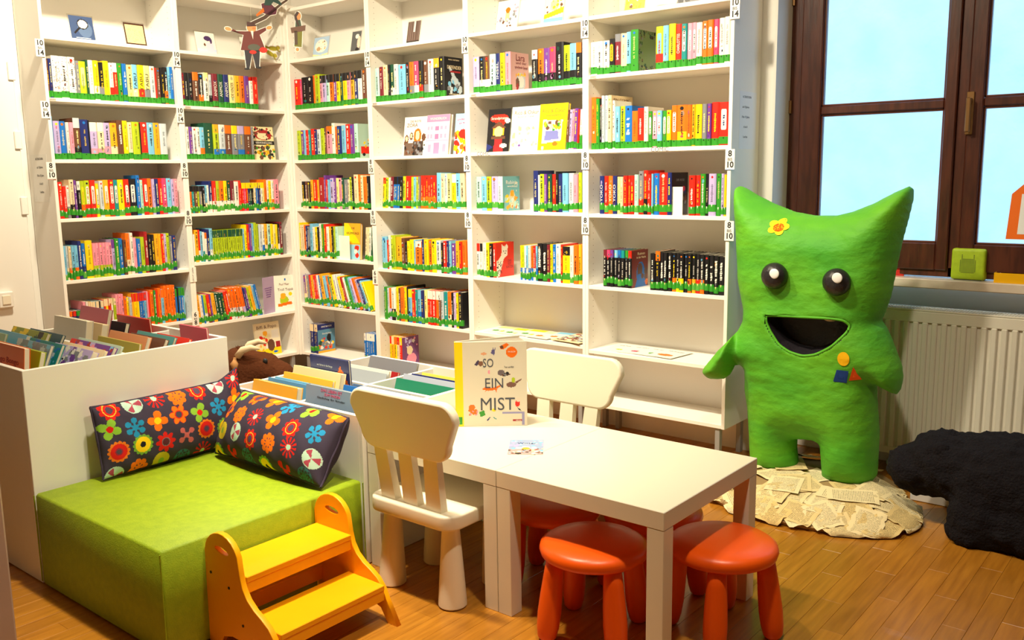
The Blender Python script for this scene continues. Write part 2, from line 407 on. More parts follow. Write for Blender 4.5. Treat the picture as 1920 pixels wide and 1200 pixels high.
for c, (run, s0, W) in CASES.items():
    root = thing('bookcase', CLAB[c], 'bookcase', (0, s0, 0) if run == 'L' else (s0, 0, 0), R_(90) if run == 'L' else 0, 'white bookcases round the corner')
    cases[c] = root
    for x0 in (0, W - PT): MB().box(x0, x0 + PT, 0, D, .18, ZT, b=.0012).obj('side_panel', M['white'], root)
    MB().box(PT, W - PT, D - .008, D - .002, .18, ZT).obj('back_panel', M['white'], root)
    for z in [2.488] + ZS[c - 1] + [.2]:
        MB().box(PT + .0004, W - PT - .0004, .003, D - .008, z - .0195, z, b=.0012).obj('shelf', M['white'], root)
    for lx in (.03, W - .055):
        for ly in (.012, D - .045): MB().box(lx, lx + .025, ly, ly + .03, 0, .18, b=.002).obj('leg', M['metal'], root)
    ph = MB()
    for xx, sg in ((PT + .0004, 1), (W - PT - .0004, -1)):
        for yy in (.045, .235):
            for k in range(70):
                z = .26 + k * .032
                if min(abs(z - q + .01) for q in ZS[c - 1] + [2.488]) < .013: continue
                a = [(xx, yy + .0022 * math.cos(t), z + .0022 * math.sin(t)) for t in (R_(60 * i) for i in range(6))]
                ph.add(a, [tuple(range(6)) if sg > 0 else tuple(range(6))[::-1]])
    o = ph.obj('peg_holes', dark, root); o['kind'] = 'stuff'
MB().box(-.0142, -.0002, -.0138, -.0002, .18, ZT).obj('corner_filler', M['white'], cases[3])
def case_local(c, along, z, out=0.0):
    run, s0, W = CASES[c]; return (along - s0, -out, z)
TAGS = [(1,'10/14',-1.592,2.09,'k'),(1,'10/14',-1.594,1.771,'k'),(1,'8/10',-1.593,1.45,'r'),(2,'10/14',-.801,2.101,'k'),(2,'10/14',-.803,1.775,'k'),(2,'8/10',-.8,1.449,'s'),
        (2,'8/10',-.797,1.162,'s'),(2,'v',-.792,.811,'s'),(2,'6/8',-.795,.534,'r'),(4,'10/14',.793,2.101,'k'),(4,'8/10',.79,1.458,'s'),(4,'8/10',.792,1.142,'s'),(4,'6/8',.791,.766,'r'),
        (5,'10/14',1.591,2.109,'k'),(5,'8/10',1.588,1.463,'b'),(5,'8/10',1.587,1.145,'s'),(6,'10/14',2.394,2.108,'k'),(6,'8/10',2.397,1.462,'b'),(6,'8/10',2.397,1.132,'s'),
        (6,'10/14',3.198,2.109,'k'),(6,'8/10',3.192,1.451,'b'),(6,'8/10',3.197,1.127,'s')]
for c, t, al, z, ln in TAGS:
    x, y, zz = case_local(c, al, z, .003)
    m = MB().box(x - .023, x + .023, y - .0008, y + .0008, zz - .046, zz + .046).obj('age_label', M['white'], cases[c])
    if t == 'v':
        text('LEICHT LESEN', .014, m, T((x, y - .0009, zz)) @ FRONT @ RZ(R_(90))); continue
    a, b = t.split('/')
    text(a, .037, m, T((x, y - .0009, zz + .026)) @ FRONT, bold=.03); text('BIS', .018, m, T((x, y - .0009, zz)) @ FRONT, C255(60, 60, 65), bold=.02); text(b, .037, m, T((x, y - .0009, zz - .024)) @ FRONT, bold=.03)
    MB().box(x - .023, x + .023, y - .0012, y - .0008, zz - .046, zz - .0445, PAL[ln]).obj('colour_line', M['print'], m)
for c, al, z in ((5, 1.709, 1.511), (6, 2.824, 1.506)):
    text('COMIC', .03, cases[c], T((al - CASES[c][1], .0026, z)) @ FRONT, C255(110, 108, 112), 'shelf_lettering')
for c, al, z in ((1, -1.55, 1.827), (2, -.745, 1.824), (4, .84, 1.833), (5, 1.645, 1.833), (6, 2.44, 1.871)):
    m = MB().box(al - CASES[c][1] - .02, al - CASES[c][1] + .02, .0018, .0032, z - .0075, z + .0075, C255(214, 200, 188)).obj('shelf_label', M['print'], cases[c])
    text('SERIEN', .011, m, T((al - CASES[c][1], .0016, z)) @ FRONT, C255(120, 90, 80))
# notice sheets on the outer sides
m = MB().box(CASES[6][2], CASES[6][2] + .0006, .075, .255, 1.50, 1.76, C255(238, 240, 244)).obj('notice_sheet', M['print'], cases[6])
for k, (z, w, tx) in enumerate(((1.735, .09, 'ALTERSSTUFEN'), (1.69, .07, 'ab 10 Jahren'), (1.645, .08, '8 bis 10 Jahre'), (1.60, .04, '6 bis 8'), (1.555, .045, 'Leichte'))):
    text(tx, .014, m, T((CASES[6][2] + .0007, .15 - (.0 if k == 0 else .01), z)) @ RIGHTF, name='lettering', width=w)
m = MB().box(-.0006, 0, .06, .25, 1.28, 1.54, C255(238, 236, 230)).obj('notice_sheet', M['print'], cases[1])
LEFTF = Matrix(((0, 0, -1, 0), (-1, 0, 0, 0), (0, 1, 0, 0), (0, 0, 0, 1)))
for k, (z, w, tx) in enumerate(((1.515, .09, 'ALTERSSTUFEN'), (1.47, .07, 'ab 10 Jahren'), (1.425, .08, '8 bis 10 Jahre'), (1.38, .04, '6 bis 8'), (1.335, .045, 'Leichte'))):
    text(tx, .018, m, T((-.0008, .15, z)) @ LEFTF, width=w)

# ================================================================= BOOKS
import re
GROUPS = [
(1, 1, -1.564, -0.823, 'n4h200 B5h205 w13h222 w13h222 w12h222 s6h205 l12h205:Y G4h215 w8h215 y9h215_w k8h208_s y10h218 w7h210_r r8h212^w g8h212 b8h212 Y10h208 c10h212_a y11h212_r Y11h212_s S10h212_w r3h205 n7h205 k7h208 k7h212_o c5h215 b6h218', None),
(1, 2, -1.567, -0.891, 'c3h230 V9h205 b9h205 w5h200 p6h200 n10h225^S_k B12h218 k3h215 V11h205^w_p a10h205^w_p V10h205_p O11h205_a n9h222 y8h220 a7h212 l12h216 k2h210 r11h215 c11h215 O10h215 S12h212', None),
(1, 3, -1.563, -0.848, 'r9h200 r7h175 w6h180_s a9h212_k v5h208 k7h203^w l8h203:y_o l10h206:w_r r11h208:w_r y7h188:w S8h203 O11h208:w r10h208:w t9h208:w y12h208 r11h210:w k15h212:w b8h232 e6h205 r10h212:w o9h213 V6h210 B8h210 r8h213 P10h213 c10h213 V6h208 p8h208', None),
(1, 4, -1.565, -0.88, 'c6h190 S5h190_a a6h188_o c6h188_g c8h190_o B8h213 b8h198_B y15h213 p7h193_l p7h193_l p7h193_l p7h193_l p7h193_l p7h193_l V7h210^v g9h213 b9h213 n7h203 o9h240_a w7h242 p8h213 b9h204 l9h213 R8h243 k8h223 k8h223 O10h226 O6h226 r7h224 V6h224 l8h226 s6h208 B10h210', None),
(1, 5, -1.579, -0.847, 'B6h140^g B6h140^o B6h140^r B7h140^g B6h140 p5h185 w4h185 r4h180^a y4h180^a c6h180^a c6h180^a k2h180 c6h180^a r4h185^a y5h185^a r5h185^a w4h185^a l5h185^a p5h205 p5h205 p5h205 o5h190 y5h180 S5h180 O4h200^r y6h200^r y4h200^r b5h200^r b5h200^r c5h200^r p3h205 r4h195 o7h210 g5h205 r4h205 o6h215 c6h205^o o6h225 o6h225 o6h225 o5h225 b4h200^g k3h205 b5h205^g b5h205^g c4h200^g', None),
(2, 1, -0.771, -0.225, 'm4h192 k6h195 k7h195 n9h202^o k8h196_o w8h205^Y S6h196_k m9h203!w G9h203!w B9h203!w Y10h203 O9h203 o8h204 v8h206 w6h178 r9h205', None),
(2, 2, -0.765, -0.28, 'w5h195 v5h195 w6h195_S w5h195 c7h195_o G14h222 l9h215^O_b S10h215^w_b n11h213^o s10h212^y s12h212^V_b n11h210^o s4h208', None),
(2, 3, -0.769, -0.104, 'o4h165^k t5h165^k n6h165^k l5h165^k s5h165^k k6h165^k c4h170_a w4h170 B6h195_w r8h195_w l7h195_w o9h195_w y7h195_w G7h195_w m8h195_w w10h190 r5h195 r4h180^y P5h180^y r4h180^y B4h180^y G5h180^y k4h180^y a5h180^y b5h180^y B5h180^y w4h180^y Y4h180^y o6h200 w5h195_g y5h190 w6h195_o p12h200', None),
(2, 4, -0.765, -0.097, 'w4h175 O8h200 r4h200_w c5h190 w4h185_t w5h180^o B6h200 c7h205_w l5h190^G l5h190^G l5h190^G l5h190^G l5h190^G l5h190^G l5h190^G l5h190^G l5h190^G l5h190^G l5h190^G l5h190^G l5h190^G l5h190^G c5h190 y6h215 r6h215 v6h218 c5h220 l7h225 l5h215 S8h212 w6h210_b O7h212_a e8h210_g y7h210_w Y6h205_y y5h205 k5h210_w m7h220', None),
(2, 5, -0.765, -0.283, 'O6h185 w5h180 b3h180 l6h180_w r6h180_m v4h180 O7h185 G6h180 G6h180 G6h180 r5h185 r5h190 o7h205_w o6h205_S o6h205_S o6h205_w o6h205_V B5h195 v5h195 l5h195 O6h205 c5h205 b6h210', (-4, -13)),
(3, 1, 0.057, 0.76, 'r10h195 P3h190 k12h203 k9h203 o4h208 l9h212 p5h200^k V6h200^k e6h200^k o7h200^k v5h200^k y6h200^k G5h200^k y7h200^k p6h200^k O6h200^k B6h205^k w7h205^k n7h210', None),
(3, 2, 0.056, 0.666, 'l8h195 v7h195 c4h195 r6h195 t4h195 r8h200 B6h195 S7h195 l8h200 n4h205 p11h210^o w6h228 o4h205 B8h208 c9h210 r9h215 v8h212 e7h215', None),
(3, 3, 0.073, 0.752, 'w3h180 k7h180_a n6h180_a k7h180 O6h190 r9h190 O5h190 R12h205 v4h218 r4h190 c4h190 V9h200 v5h200 Y6h200 p7h200 G5h200 s9h190 a4h190 l5h205 k4h205 a10h220 o5h220 a5h215 o8h205 k5h210', None),
(3, 4, 0.0, 0.427, 'y10h230 a4h215 a5h215 o6h215 B5h210 s6h205_k c8h225 w5h205 y7h205 k4h205 w6h228 g6h225 r7h225 w7h210 O6h212 k5h212 l5h212 e6h212', None),
(3, 4, 0.683, 0.754, 'a5h215 a4h215 w5h215 G4h215', (5, 5)),
(3, 5, 0.05, 0.746, 'v6h195_a a4h195 s5h195 r5h200 O6h200 r6h200 r5h205 w4h205 b4h205 O9h215 c6h205 o5h205 t5h205 y8h215 w7h220 S6h220 y7h212 R6h212 w4h212 g7h215 c6h215 V5h210 o7h215 V5h210 B6h210 c5h205 y5h200', (-2, -25)),
(3, 6, 0.093, 0.174, 'B4h200^a B4h200^a B4h200^a B4h200^a', None),
(3, 6, 0.645, 0.742, 'b4h190^w b4h190^w b4h190^w b4h190^w b4h190^w', None),
(4, 1, 0.842, 1.417, 'e8h200 m8h205 a9h212 k4h212 G8h212_w w8h210^w_w c14h205 k7h212 o9h212_s P9h212_S k8h212_r n9h212_s S10h215 k10h215^O k9h222', None),
(4, 3, 0.865, 1.554, 'y7h185^r l7h185 w4h185 m7h190 b5h190^k b5h190^k b6h190^k k8h188 l7h192 r11h192 l6h188 c6h188 l6h188 s5h190 r6h195_o r6h195_o r6h195_o r6h195_o r6h195_o r6h195_o c10h210 a9h205 S6h205 Y9h205 y9h200^w c9h205 a10h205', (5, 0)),
(4, 4, 0.85, 1.556, 'c12h200 r4h180 w5h210 l6h210 l6h208 O14h200 n8h195 k5h170 y6h180 y9h190 c4h190 o14h182^w B5h195 y10h195 o8h195 y10h195 S10h192 k5h180 r7h190 B5h192 c5h192 v9h178 O8h195 r6h190 o9h195', None),
(4, 5, 0.848, 1.517, 'g7h205 S4h200 o6h200_V w9h203_k y6h212 n5h205 o8h213 y5h212_l k3h220 c8h205^y_b r7h205 t5h205 c7h205_b B6h205 Y6h210 r6h208^w r6h208^w r6h208^w o5h208^w n5h208^w S5h208 t8h208 o7h213_a k4h208 V5h210 y5h210 k8h215', None),
(4, 6, 0.882, 0.998, 'y5h195^r O5h195^a y5h195^o a5h195^r r5h195^y', None),
(4, 6, 1.5, 1.551, 'n4h190^k O4h190^k n4h190^k', None),
(5, 1, 1.635, 1.903, 'V9h195 k8h195_w n8h195_w e9h200 B6h200 y7h200 p8h203', None),
(5, 1, 2.046, 2.363, 'k9h195^w o9h198_k v9h198_k P9h200_k k12h220 l9h200_k c9h205_k k8h205^o', None),
(5, 2, 2.262, 2.363, 'n5h200 V6h200 p6h202 v8h205 r4h198 w7h198_g', (4, 3)),
(5, 3, 1.642, 1.832, 'e9h190 c8h190 l8h190 V10h190 S8h190', None),
(5, 3, 2.049, 2.362, 'B8h218 w3h195 l7h200 v5h200 G7h198 r6h198 k5h212 B6h200 c9h203 S8h203 p7h195 l5h205', None),
(5, 4, 1.638, 1.778, 'w6h190^r w5h190^k w6h195 y6h195 k6h190 r6h195', None),
(5, 4, 1.955, 2.362, 'y4h190_b l4h190_w w4h190_b c4h190_w w5h190_b o4h190_b r5h190_w c4h190_b k9h205!w k9h205!w m6h200 y5h203 b6h203 w9h207 r4h203 y14h195^k w7h200 o8h207 O6h208', None),
(6, 1, 2.418, 2.697, 'w13h160 w11h160 w12h160 k10h165:y m11h185^s a11h185 c8h188 g14h195', None),
(6, 1, 2.791, 3.172, 'l15h195:c_r c11h195 y13h200 r11h195!w t11h193:w p10h193:w p8h193:w w11h190 o10h193:w o11h195:w P9h195:w w11h198 w10h200', None),
(6, 2, 2.422, 2.544, 'o8h258 g6h250 k4h250 S5h262 S5h262 a6h262', None),
(6, 2, 2.55, 3.174, 'w5h235 c9h205 l9h205 b13h205!w o11h178 r11h190 w8h195 g7h172:w p9h172:w c9h172:w g8h170:w y8h172:w o10h192:w o16h192_y o9h190 O6h190 y11h190 s8h190 v7h190 r12h195 r16h193:w', None),
(6, 3, 2.474, 2.888, 'B9h190!w r8h190 o9h190 B9h190!w Y6h185 a6h185 r8h190 r6h190 r7h190 e8h195 s9h212_r r8h215_k r7h195 c4h198 b10h200 r15h203 B8h203', None),
(6, 3, 2.98, 3.172, 'r12h188 r9h188 g10h195 k6h195 V14h195 g9h195 V6h195 y4h190', None),
(6, 4, 2.498, 2.668, 'k7h188^m k7h188^P k7h188^v k7h188^c k7h188^b k7h188^t k7h188^g k7h188^r', None),
(6, 4, 2.775, 3.168, 'k9h182 k9h193^o k7h188!w k7h188!w k8h188!w k7h188_o k7h188_y k8h188_y k7h188 k7h188_o k7h188_O k8h188_r k8h188_o k8h186!w k8h186!w k8h184!w k9h182!w', None),
]
def ordn(n): return str(n) + ('th' if 10 <= n % 100 <= 20 else {1: 'st', 2: 'nd', 3: 'rd'}.get(n % 10, 'th'))
SH = {1: 'top', 2: 'second', 3: 'third', 4: 'fourth', 5: 'fifth', 6: 'sixth'}
rb = random.Random(3)
def parse(tok):
    m = re.match(r'([a-zA-Z])(\d+)(?:h(\d+))?((?:[\^_:!][a-zA-Z])*)$', tok)
    return m.group(1), int(m.group(2)), int(m.group(3) or 195) / 1000, dict((q[0], q[1]) for q in re.findall(r'[\^_:!][a-zA-Z]', m.group(4)))
def ctr(c):
    r, g, b = PAL[c]; return .3 * r + .6 * g + .1 * b
def book_geo(w, d, h, c, mod, row, rnd, glyphs=True):
    """closed book, spine facing -Y, base centre of spine at origin: returns cover, pages, sticker builders"""
    cv, pg, st = MB(), MB(), MB()
    t = min(.0018, w * .18); hw = w / 2
    out = [(-hw, d), (-hw, .004), (-hw * .62, .0), (hw * .62, .0), (hw, .004), (hw, d)]
    inn = [(hw - t, d), (hw - t, .0065), (-hw + t, .0065), (-hw + t, d)]
    pr = out + inn; n = len(pr)
    top, bot = mod.get('^'), mod.get('_')
    zs = [0]; cs = []
    if bot: zs.append(h * (.36 if not top else .3)); cs.append(PAL[bot])
    if top: zs.append(h * (.80 if h < .19 else .76)); cs.append(PAL[c])
    zs.append(h); cs.append(PAL[top] if top else PAL[c])
    j = 1 + (rnd.random() - .5) * .12
    cs = [tuple(min(q * j, 1) for q in k) for k in cs]
    base = tuple(min(q * j, 1) for q in PAL[c])
    V = [(x, y, z) for z in zs for x, y in pr]
    F = []; FC = []
    for k in range(len(zs) - 1):
        for i in range(n):
            i2 = (i + 1) % n
            F.append((k * n + i, k * n + i2, (k + 1) * n + i2, (k + 1) * n + i)); FC.append(cs[k] if i in (1, 2, 3) else base)
    L = (len(zs) - 1) * n
    F.append(tuple(range(n))[::-1]); FC.append(base); F.append(tuple(L + i for i in range(n))); FC.append(cs[-1])
    cv.add(V, F, FC)
    e = -.0004
    if ':' in mod:
        pc = PAL[mod[':']]; a, b = h * .36, h * .84; q = hw * .55
        cv.add([(-q, e, a + .006), (-q + .003, e, a), (q - .003, e, a), (q, e, a + .006), (q, e, b - .006), (q - .003, e, b), (-q + .003, e, b), (-q, e, b - .006)], [tuple(range(8))], pc)
    if glyphs and w > .012:
        ic = mod.get('!')
        if not ic:
            ic = 'k' if ctr(mod.get(':', c)) > .35 else rnd.choice('wwYy')
        if ':' in mod: ic = rnd.choice('kBR')
        a = h * (rnd.uniform(.28, .40)); b = h * (rnd.uniform(.68, .88) if not top else .70)
        gw = min(hw * (.34 if ':' in mod else .42), .0065)
        if '!' in mod: gw = min(hw * .6, .011)
        z = a; gc = PAL[ic]
        if '!' not in mod and rnd.random() < .55: gc = tuple(.55 * p + .45 * q for p, q in zip(gc, base))
        while z < b:
            l = rnd.uniform(.003, .008) * (1.5 if '!' in mod else 1)
            if rnd.random() > .14:
                u = gw * rnd.uniform(.55, 1)
                cv.quad((-u, e * 1.5, z), (u * rnd.uniform(.3, 1), e * 1.5, z), (u, e * 1.5, z + l), (-u * rnd.uniform(.3, 1), e * 1.5, z + l), gc)
            z += l + .0022
        if not top and rnd.random() < .5:
            u = hw * rnd.uniform(.3, .5); z = h * .92; cc = PAL[rnd.choice('wykrbo')]
            cv.add([(u * math.cos(R_(60 * i)), e * 1.5, z + min(u, h * .05) * math.sin(R_(60 * i))) for i in range(6)], [tuple(range(6))], cc)
    if w > .013 and ':' not in mod and rnd.random() < .62:
        for _ in range(rnd.choice((1, 2, 3))):
            z = h * rnd.uniform(.2, .34) if rnd.random() < .6 else h * rnd.uniform(.78, .9); u = hw * rnd.uniform(.25, .5); ox = rnd.uniform(-.3, .3) * hw; q = rnd.uniform(.006, .014)
            cc = PAL[rnd.choice('wkrnOBsaGcmVt')]; cc = tuple(.6 * i_ + .4 * j_ for i_, j_ in zip(cc, base))
            cv.add([(max(-hw * .6, min(hw * .6, ox + u * math.cos(R_(60 * i_)) * rnd.uniform(.7, 1.1))), e * 1.2, z + q * math.sin(R_(60 * i_)) * rnd.uniform(.7, 1.1)) for i_ in range(6)], [tuple(range(6))], cc)
    pg.box(-hw + t, hw - t, .0068, d - .004, .003, h - .003)
    z0 = rnd.choice((0.001, .001, .001, .006)) if row <= 2 else rnd.uniform(.004, .022); z1 = z0 + rnd.uniform(.029, .035)
    gc = PAL['g'] if row < 3 or rnd.random() < .8 else C255(84, 168, 62)
    g = .0006
    o2 = [(-hw - g, .016), (-hw - g, .004 - g), (-hw * .62, -g - .0003), (hw * .62, -g - .0003), (hw + g, .004 - g), (hw + g, .016)]
    tip = 0 if row <= 2 else .006
    st.add([(x, y, z0) for x, y in o2] + [(x, y, z1) for x, y in o2], [(i, i + 1, i + 7, i + 6) for i in range(5)], gc)
    u = min(hw * .3, .0035)
    if row <= 2:
        st.add([(u * math.cos(R_(60 * i)), -g - .0007, z1 - .006 + u * math.sin(R_(60 * i))) for i in range(6)], [tuple(range(6))], PAL['k'])
    else:
        st.add([(-u, -g - .0007, z1 + .001), (u, -g - .0007, z1 + .001), (0, -g - .0007, z1 - .012)], [(2, 1, 0)], PAL['w'] if rnd.random() < .7 else PAL['Y'])
    return cv, pg, st
def run_matrix(c, al, z, inset):
    return (T((al, inset, z))) if c > 2 else (T((-inset, al, z)) @ RZ(R_(90)))
spines = []
count = {}
for c, r, a, b, toks, lean in GROUPS:
    toks = [parse(t) for t in toks.split()]
    tot = sum(t[1] for t in toks); n = len(toks); pos = a
    for i, (cc, wt, h, mod) in enumerate(toks):
        w = (b - a) * wt / tot; th = 0.0
        if lean: th = R_(lean[0] + (lean[1] - lean[0]) * i / max(1, n - 1))
        count[c, r] = count.get((c, r), 0) + 1
        spines.append((c, r, count[c, r], pos, w, h, cc, mod, th)); pos += w
CAMP = cam.matrix_world.translation
def visarea(s):
    c, r, k, pos, w, h = s[:6]
    p = Vector((pos, 0, 1)) if c > 2 else Vector((0, pos, 1)); dv = CAMP - p
    face = abs(dv.y if c > 2 else dv.x) / dv.length
    return w * h * face / dv.length ** 2 * (0.25 if r == 6 else 1)
N_IND = 238
order = sorted(range(len(spines)), key=lambda i: -visarea(spines[i]))
FORCE = {(5, 4, 6), (3, 6, 4), (4, 6, 5), (4, 5, 26), (3, 2, 18), (3, 1, 19), (6, 2, 6)}
ind = {i for i, s in enumerate(spines) if s[:3] in FORCE}
ind |= set([i for i in order if i not in ind][:N_IND - len(ind)])
TITLES = {(2, 1, 9): ('ANIMOX', 'w'), (2, 1, 10): ('ANIMOX', 'w'), (2, 1, 8): ('ANIMOX', 'w'), (1, 1, 18): ('TABU', 'k'), (1, 1, 19): ('TABU', 'k'), (1, 1, 20): ('TABU', 'k'),
          (6, 3, 1): ('YOKO', 'w'), (6, 3, 3): ('YOKO', 'w'), (6, 3, 4): ('YOKO', 'w'), (6, 1, 12): ('CHARLOTTES', 'w'), (2, 1, 11): ('DIE KINDER', 'n'),
          (5, 1, 5): ('INSEL', 'w')}
ENDCOVER = {}
stuffm = MB()
for i, (c, r, k, pos, w, h, cc, mod, th) in enumerate(spines):
    d = {6: .21 if (c, r) == (6, 2) and k <= 6 else .155}.get(c, .15) + rb.uniform(-.01, .012)
    inset = .006 + rb.uniform(0, .008)
    g = .0013 if w > .012 else .0008
    ww = max(w * math.cos(th) - g, .0025)
    piv = pos if th <= 0 else pos + w
    tit = TITLES.get((c, r, k))
    cv, pg, st = book_geo(ww, d, h, cc, mod, r, rb, tit is None)
    if (c, r) == (1, 1) and k in (3, 4, 5):
        for _ in range(60):
            sx_, sz_ = rb.uniform(-.42, .42) * ww, rb.uniform(.18, .97) * h; q_ = rb.uniform(.0008, .0022)
            cv.quad((sx_ - q_, -.0009, sz_ - q_), (sx_ + q_, -.0009, sz_ - q_ * .6), (sx_ + q_ * .8, -.0009, sz_ + q_), (sx_ - q_ * .5, -.0009, sz_ + q_), PAL[rb.choice('kRkms')])
    Mx = run_matrix(c, piv if th else pos + w / 2, zrow(c, r) + .0003, inset)
    if th: Mx = Mx @ RY(th) @ T((ww / 2 if th < 0 else -ww / 2, 0, 0))
    if i in ind:
        o = cv.obj('book', M['print'], None, mw=Mx)
        thick = 'thick ' if w > .036 else ('thin ' if w < .022 else '')
        ex = ' with %s top' % CNAME[mod['^']] if '^' in mod and mod['^'] != cc else (' with %s foot' % CNAME[mod['_']] if '_' in mod and mod['_'] != cc else '')
        tag(o, '%s%s book%s, %s from left, %s book shelf, %s bookcase' % (thick, CNAME[cc], ex, ordn(k), SH[r], CN[c]), 'book', 'books standing on the %s book shelf of the %s bookcase' % (SH[r], CN[c]))
        pg.obj('pages', M['pages'], o); st.obj('spine_sticker', M['print'], o)
        if tit: text(tit[0], min(ww * .75, .03), o, T((0, -.0006, h * .55)) @ FRONT @ RZ(R_(90)), PAL[tit[1]], 'spine_title', width=h * .45)
        ENDCOVER[c, r, k] = (o, ww, d, h)
    else:
        for mb in (cv, st):
            base = len(stuffm.v); stuffm.v += [tuple(Mx @ Vector(p)) for p in mb.v]
            stuffm.f += [tuple(base + q for q in f) for f in mb.f]; stuffm.c += mb.c
        base = len(stuffm.v); stuffm.v += [tuple(Mx @ Vector(p)) for p in pg.v]; stuffm.f += [tuple(base + q for q in f) for f in pg.f]; stuffm.c += [C255(232, 222, 196)] * len(pg.f)
o = stuffm.obj('thin_books', M['print']); tag(o, 'remaining thin book spines packed between the larger books on the shelves', 'books', kind='stuff')

def end_cover(key, bg, art, texts=(), seed=0):
    if key not in ENDCOVER: return
    o, w, d, h = ENDCOVER[key]
    P = Matrix(((0, 0, 1, w / 2 + .0003), (1, 0, 0, .006), (0, 1, 0, .0), (0, 0, 0, 1)))
    print_sheet(d - .007, h, bg, art, o, P, 'cover_print', .005, seed)
    for s, sz, u, v, col, wd in texts: text(s, sz, o, P @ T((u * d, v * h, .0004)), PAL[col], 'cover_title', width=wd)
end_cover((4, 1, 15), 'k', [('s', .2, .1, .9, .45, 26, .012, 'ScSs'), ('t', [(.2, .75), (.3, .78), (.75, .4), (.6, .3)], 'S'), ('r', .3, .62, .9, .66, 'R')], [('DEFENDER', .028, .52, .74, 'a', .12), ('DER SCHWARZE DRACHE', .01, .5, .07, 'a', .09), ('MAX OSTERN', .01, .5, .93, 'a', .09)], 3)
end_cover((5, 1, 7), C255(228, 178, 170), [('e', .55, .25, .26, .22, 'S'), ('e', .55, .25, .19, .16, 'w'), ('e', .36, .2, .1, .15, 'n'), ('e', .36, .1, .06, .1, 'R'), ('s', .3, .38, .8, .48, 12, .006, 'Oy')], [('Lara', .05, .5, .86, 'm', .075), ('und der', .02, .55, .73, 'm', .09), ('sprechende Spiegel', .02, .55, .62, 'm', .11)], 4)
end_cover((5, 3, 5), C255(120, 186, 190), [('e', .55, .32, .2, .25, 'a'), ('e', .55, .5, .12, .1, 'O'), ('e', .25, .35, .14, .12, 'y'), ('s', .1, .05, .9, .4, 26, .008, 'waOoe'), ('s', .6, .5, .95, .9, 10, .004, 'Yw')], [('Rubinia', .03, .5, .82, 'w', .10), ('WUNDERNASE', .012, .55, .7, 'w', .09)], 5)
end_cover((5, 4, 6), C255(214, 44, 22), [('t', [(.0, .0), (.16, .04), (.42, .52), (.62, .62), (.66, .9), (.58, .95), (.5, .88), (.38, .9), (.3, .95), (.28, .65), (.1, .5), (.0, .5)], 'w'), ('e', .42, .74, .03, .02, 'k'), ('e', .55, .74, .03, .02, 'k'), ('t', [(.46, .68), (.52, .68), (.49, .65)], 'k'), ('n', .0, .05, .3, .45, .18, 'k')], [('DAS', .02, .72, .45, 'm', .03), ('IST', .02, .72, .36, 'm', .03), ('KATZE', .02, .72, .27, 'm', .06)], 6)
end_cover((6, 1, 8), C255(120, 140, 96), [('s', 0, .0, .25, 1, 26, .006, 'GnksG'), ('s', .0, .0, 1, .16, 26, .007, 'GnsOk'), ('s', .3, .85, 1, 1, 16, .007, 'Gnk')], [], 7)
end_cover((6, 2, 6), 'a', [('r', .1, .78, .95, .86, 'w'), ('e', .5, .4, .4, .3, 'o'), ('s', .1, .1, .9, .6, 20, .014, 'rybk')], [('EIN COMIC', .018, .45, .92, 'n', .15), ('BAND', .03, .5, .80, 'r', .09)], 8)
end_cover((6, 3, 17), C255(38, 36, 48), [('s', .1, .1, .9, .6, 16, .01, 'sBkn'), ('e', .75, .62, .1, .06, 'P')], [('DIE REISE', .016, .5, .82, 's', .08)], 9)
end_cover((6, 4, 8), C255(128, 48, 44), [('e', .55, .36, .26, .32, 'b'), ('e', .5, .45, .16, .2, 'n'), ('t', [(.2, 0), (.95, 0), (.7, .35), (.4, .35)], 'b'), ('s', .6, .1, 1, .6, 10, .012, 'no')], [('Ruinen', .02, .55, .90, 'a', .07), ('in der Nacht', .016, .55, .80, 'a', .09)], 10)
end_cover((3, 2, 18), C255(178, 208, 190), [('r', .15, .15, .95, .35, 'r'), ('e', .3, .12, .08, .05, 'k'), ('e', .8, .12, .08, .05, 'k'), ('s', .3, .35, .95, .55, 12, .009, 'aOky')], [], 11)
end_cover((3, 1, 19), 'k', [('e', .5, .55, .2, .15, 'Y')], [('FINSTER', .018, .5, .3, 'w', .07)], 12)
end_cover((3, 6, 4), C255(90, 140, 170), [('r', 0, .80, 1, 1, 'B'), ('s', .1, .08, .9, .5, 26, .012, 'rwysoG'), ('r', 0, 0, 1, .08, 'O'), ('e', .65, .5, .12, .14, 'k')], [('EINE BANDE', .015, .5, .9, 'w', .09), ('Geschichten', .016, .5, .66, 'w', .08)], 13)
end_cover((4, 6, 5), C255(120, 70, 120), [('e', .55, .25, .3, .2, 'p'), ('e', .45, .55, .18, .14, 'a'), ('s', .2, .6, .9, .95, 16, .008, 'Vwp')], [], 14)
end_cover((4, 5, 26), C255(150, 130, 40), [('r', .05, .78, .95, .97, 'B'), ('r', .1, .8, .9, .95, 'a'), ('e', .5, .4, .3, .3, 'n'), ('r', 0, 0, 1, .17, 'G'), ('s', .1, .15, .9, .7, 20, .01, 'nOlG')], [('Leselöwe', .02, .5, .87, 'k', .09)], 15)

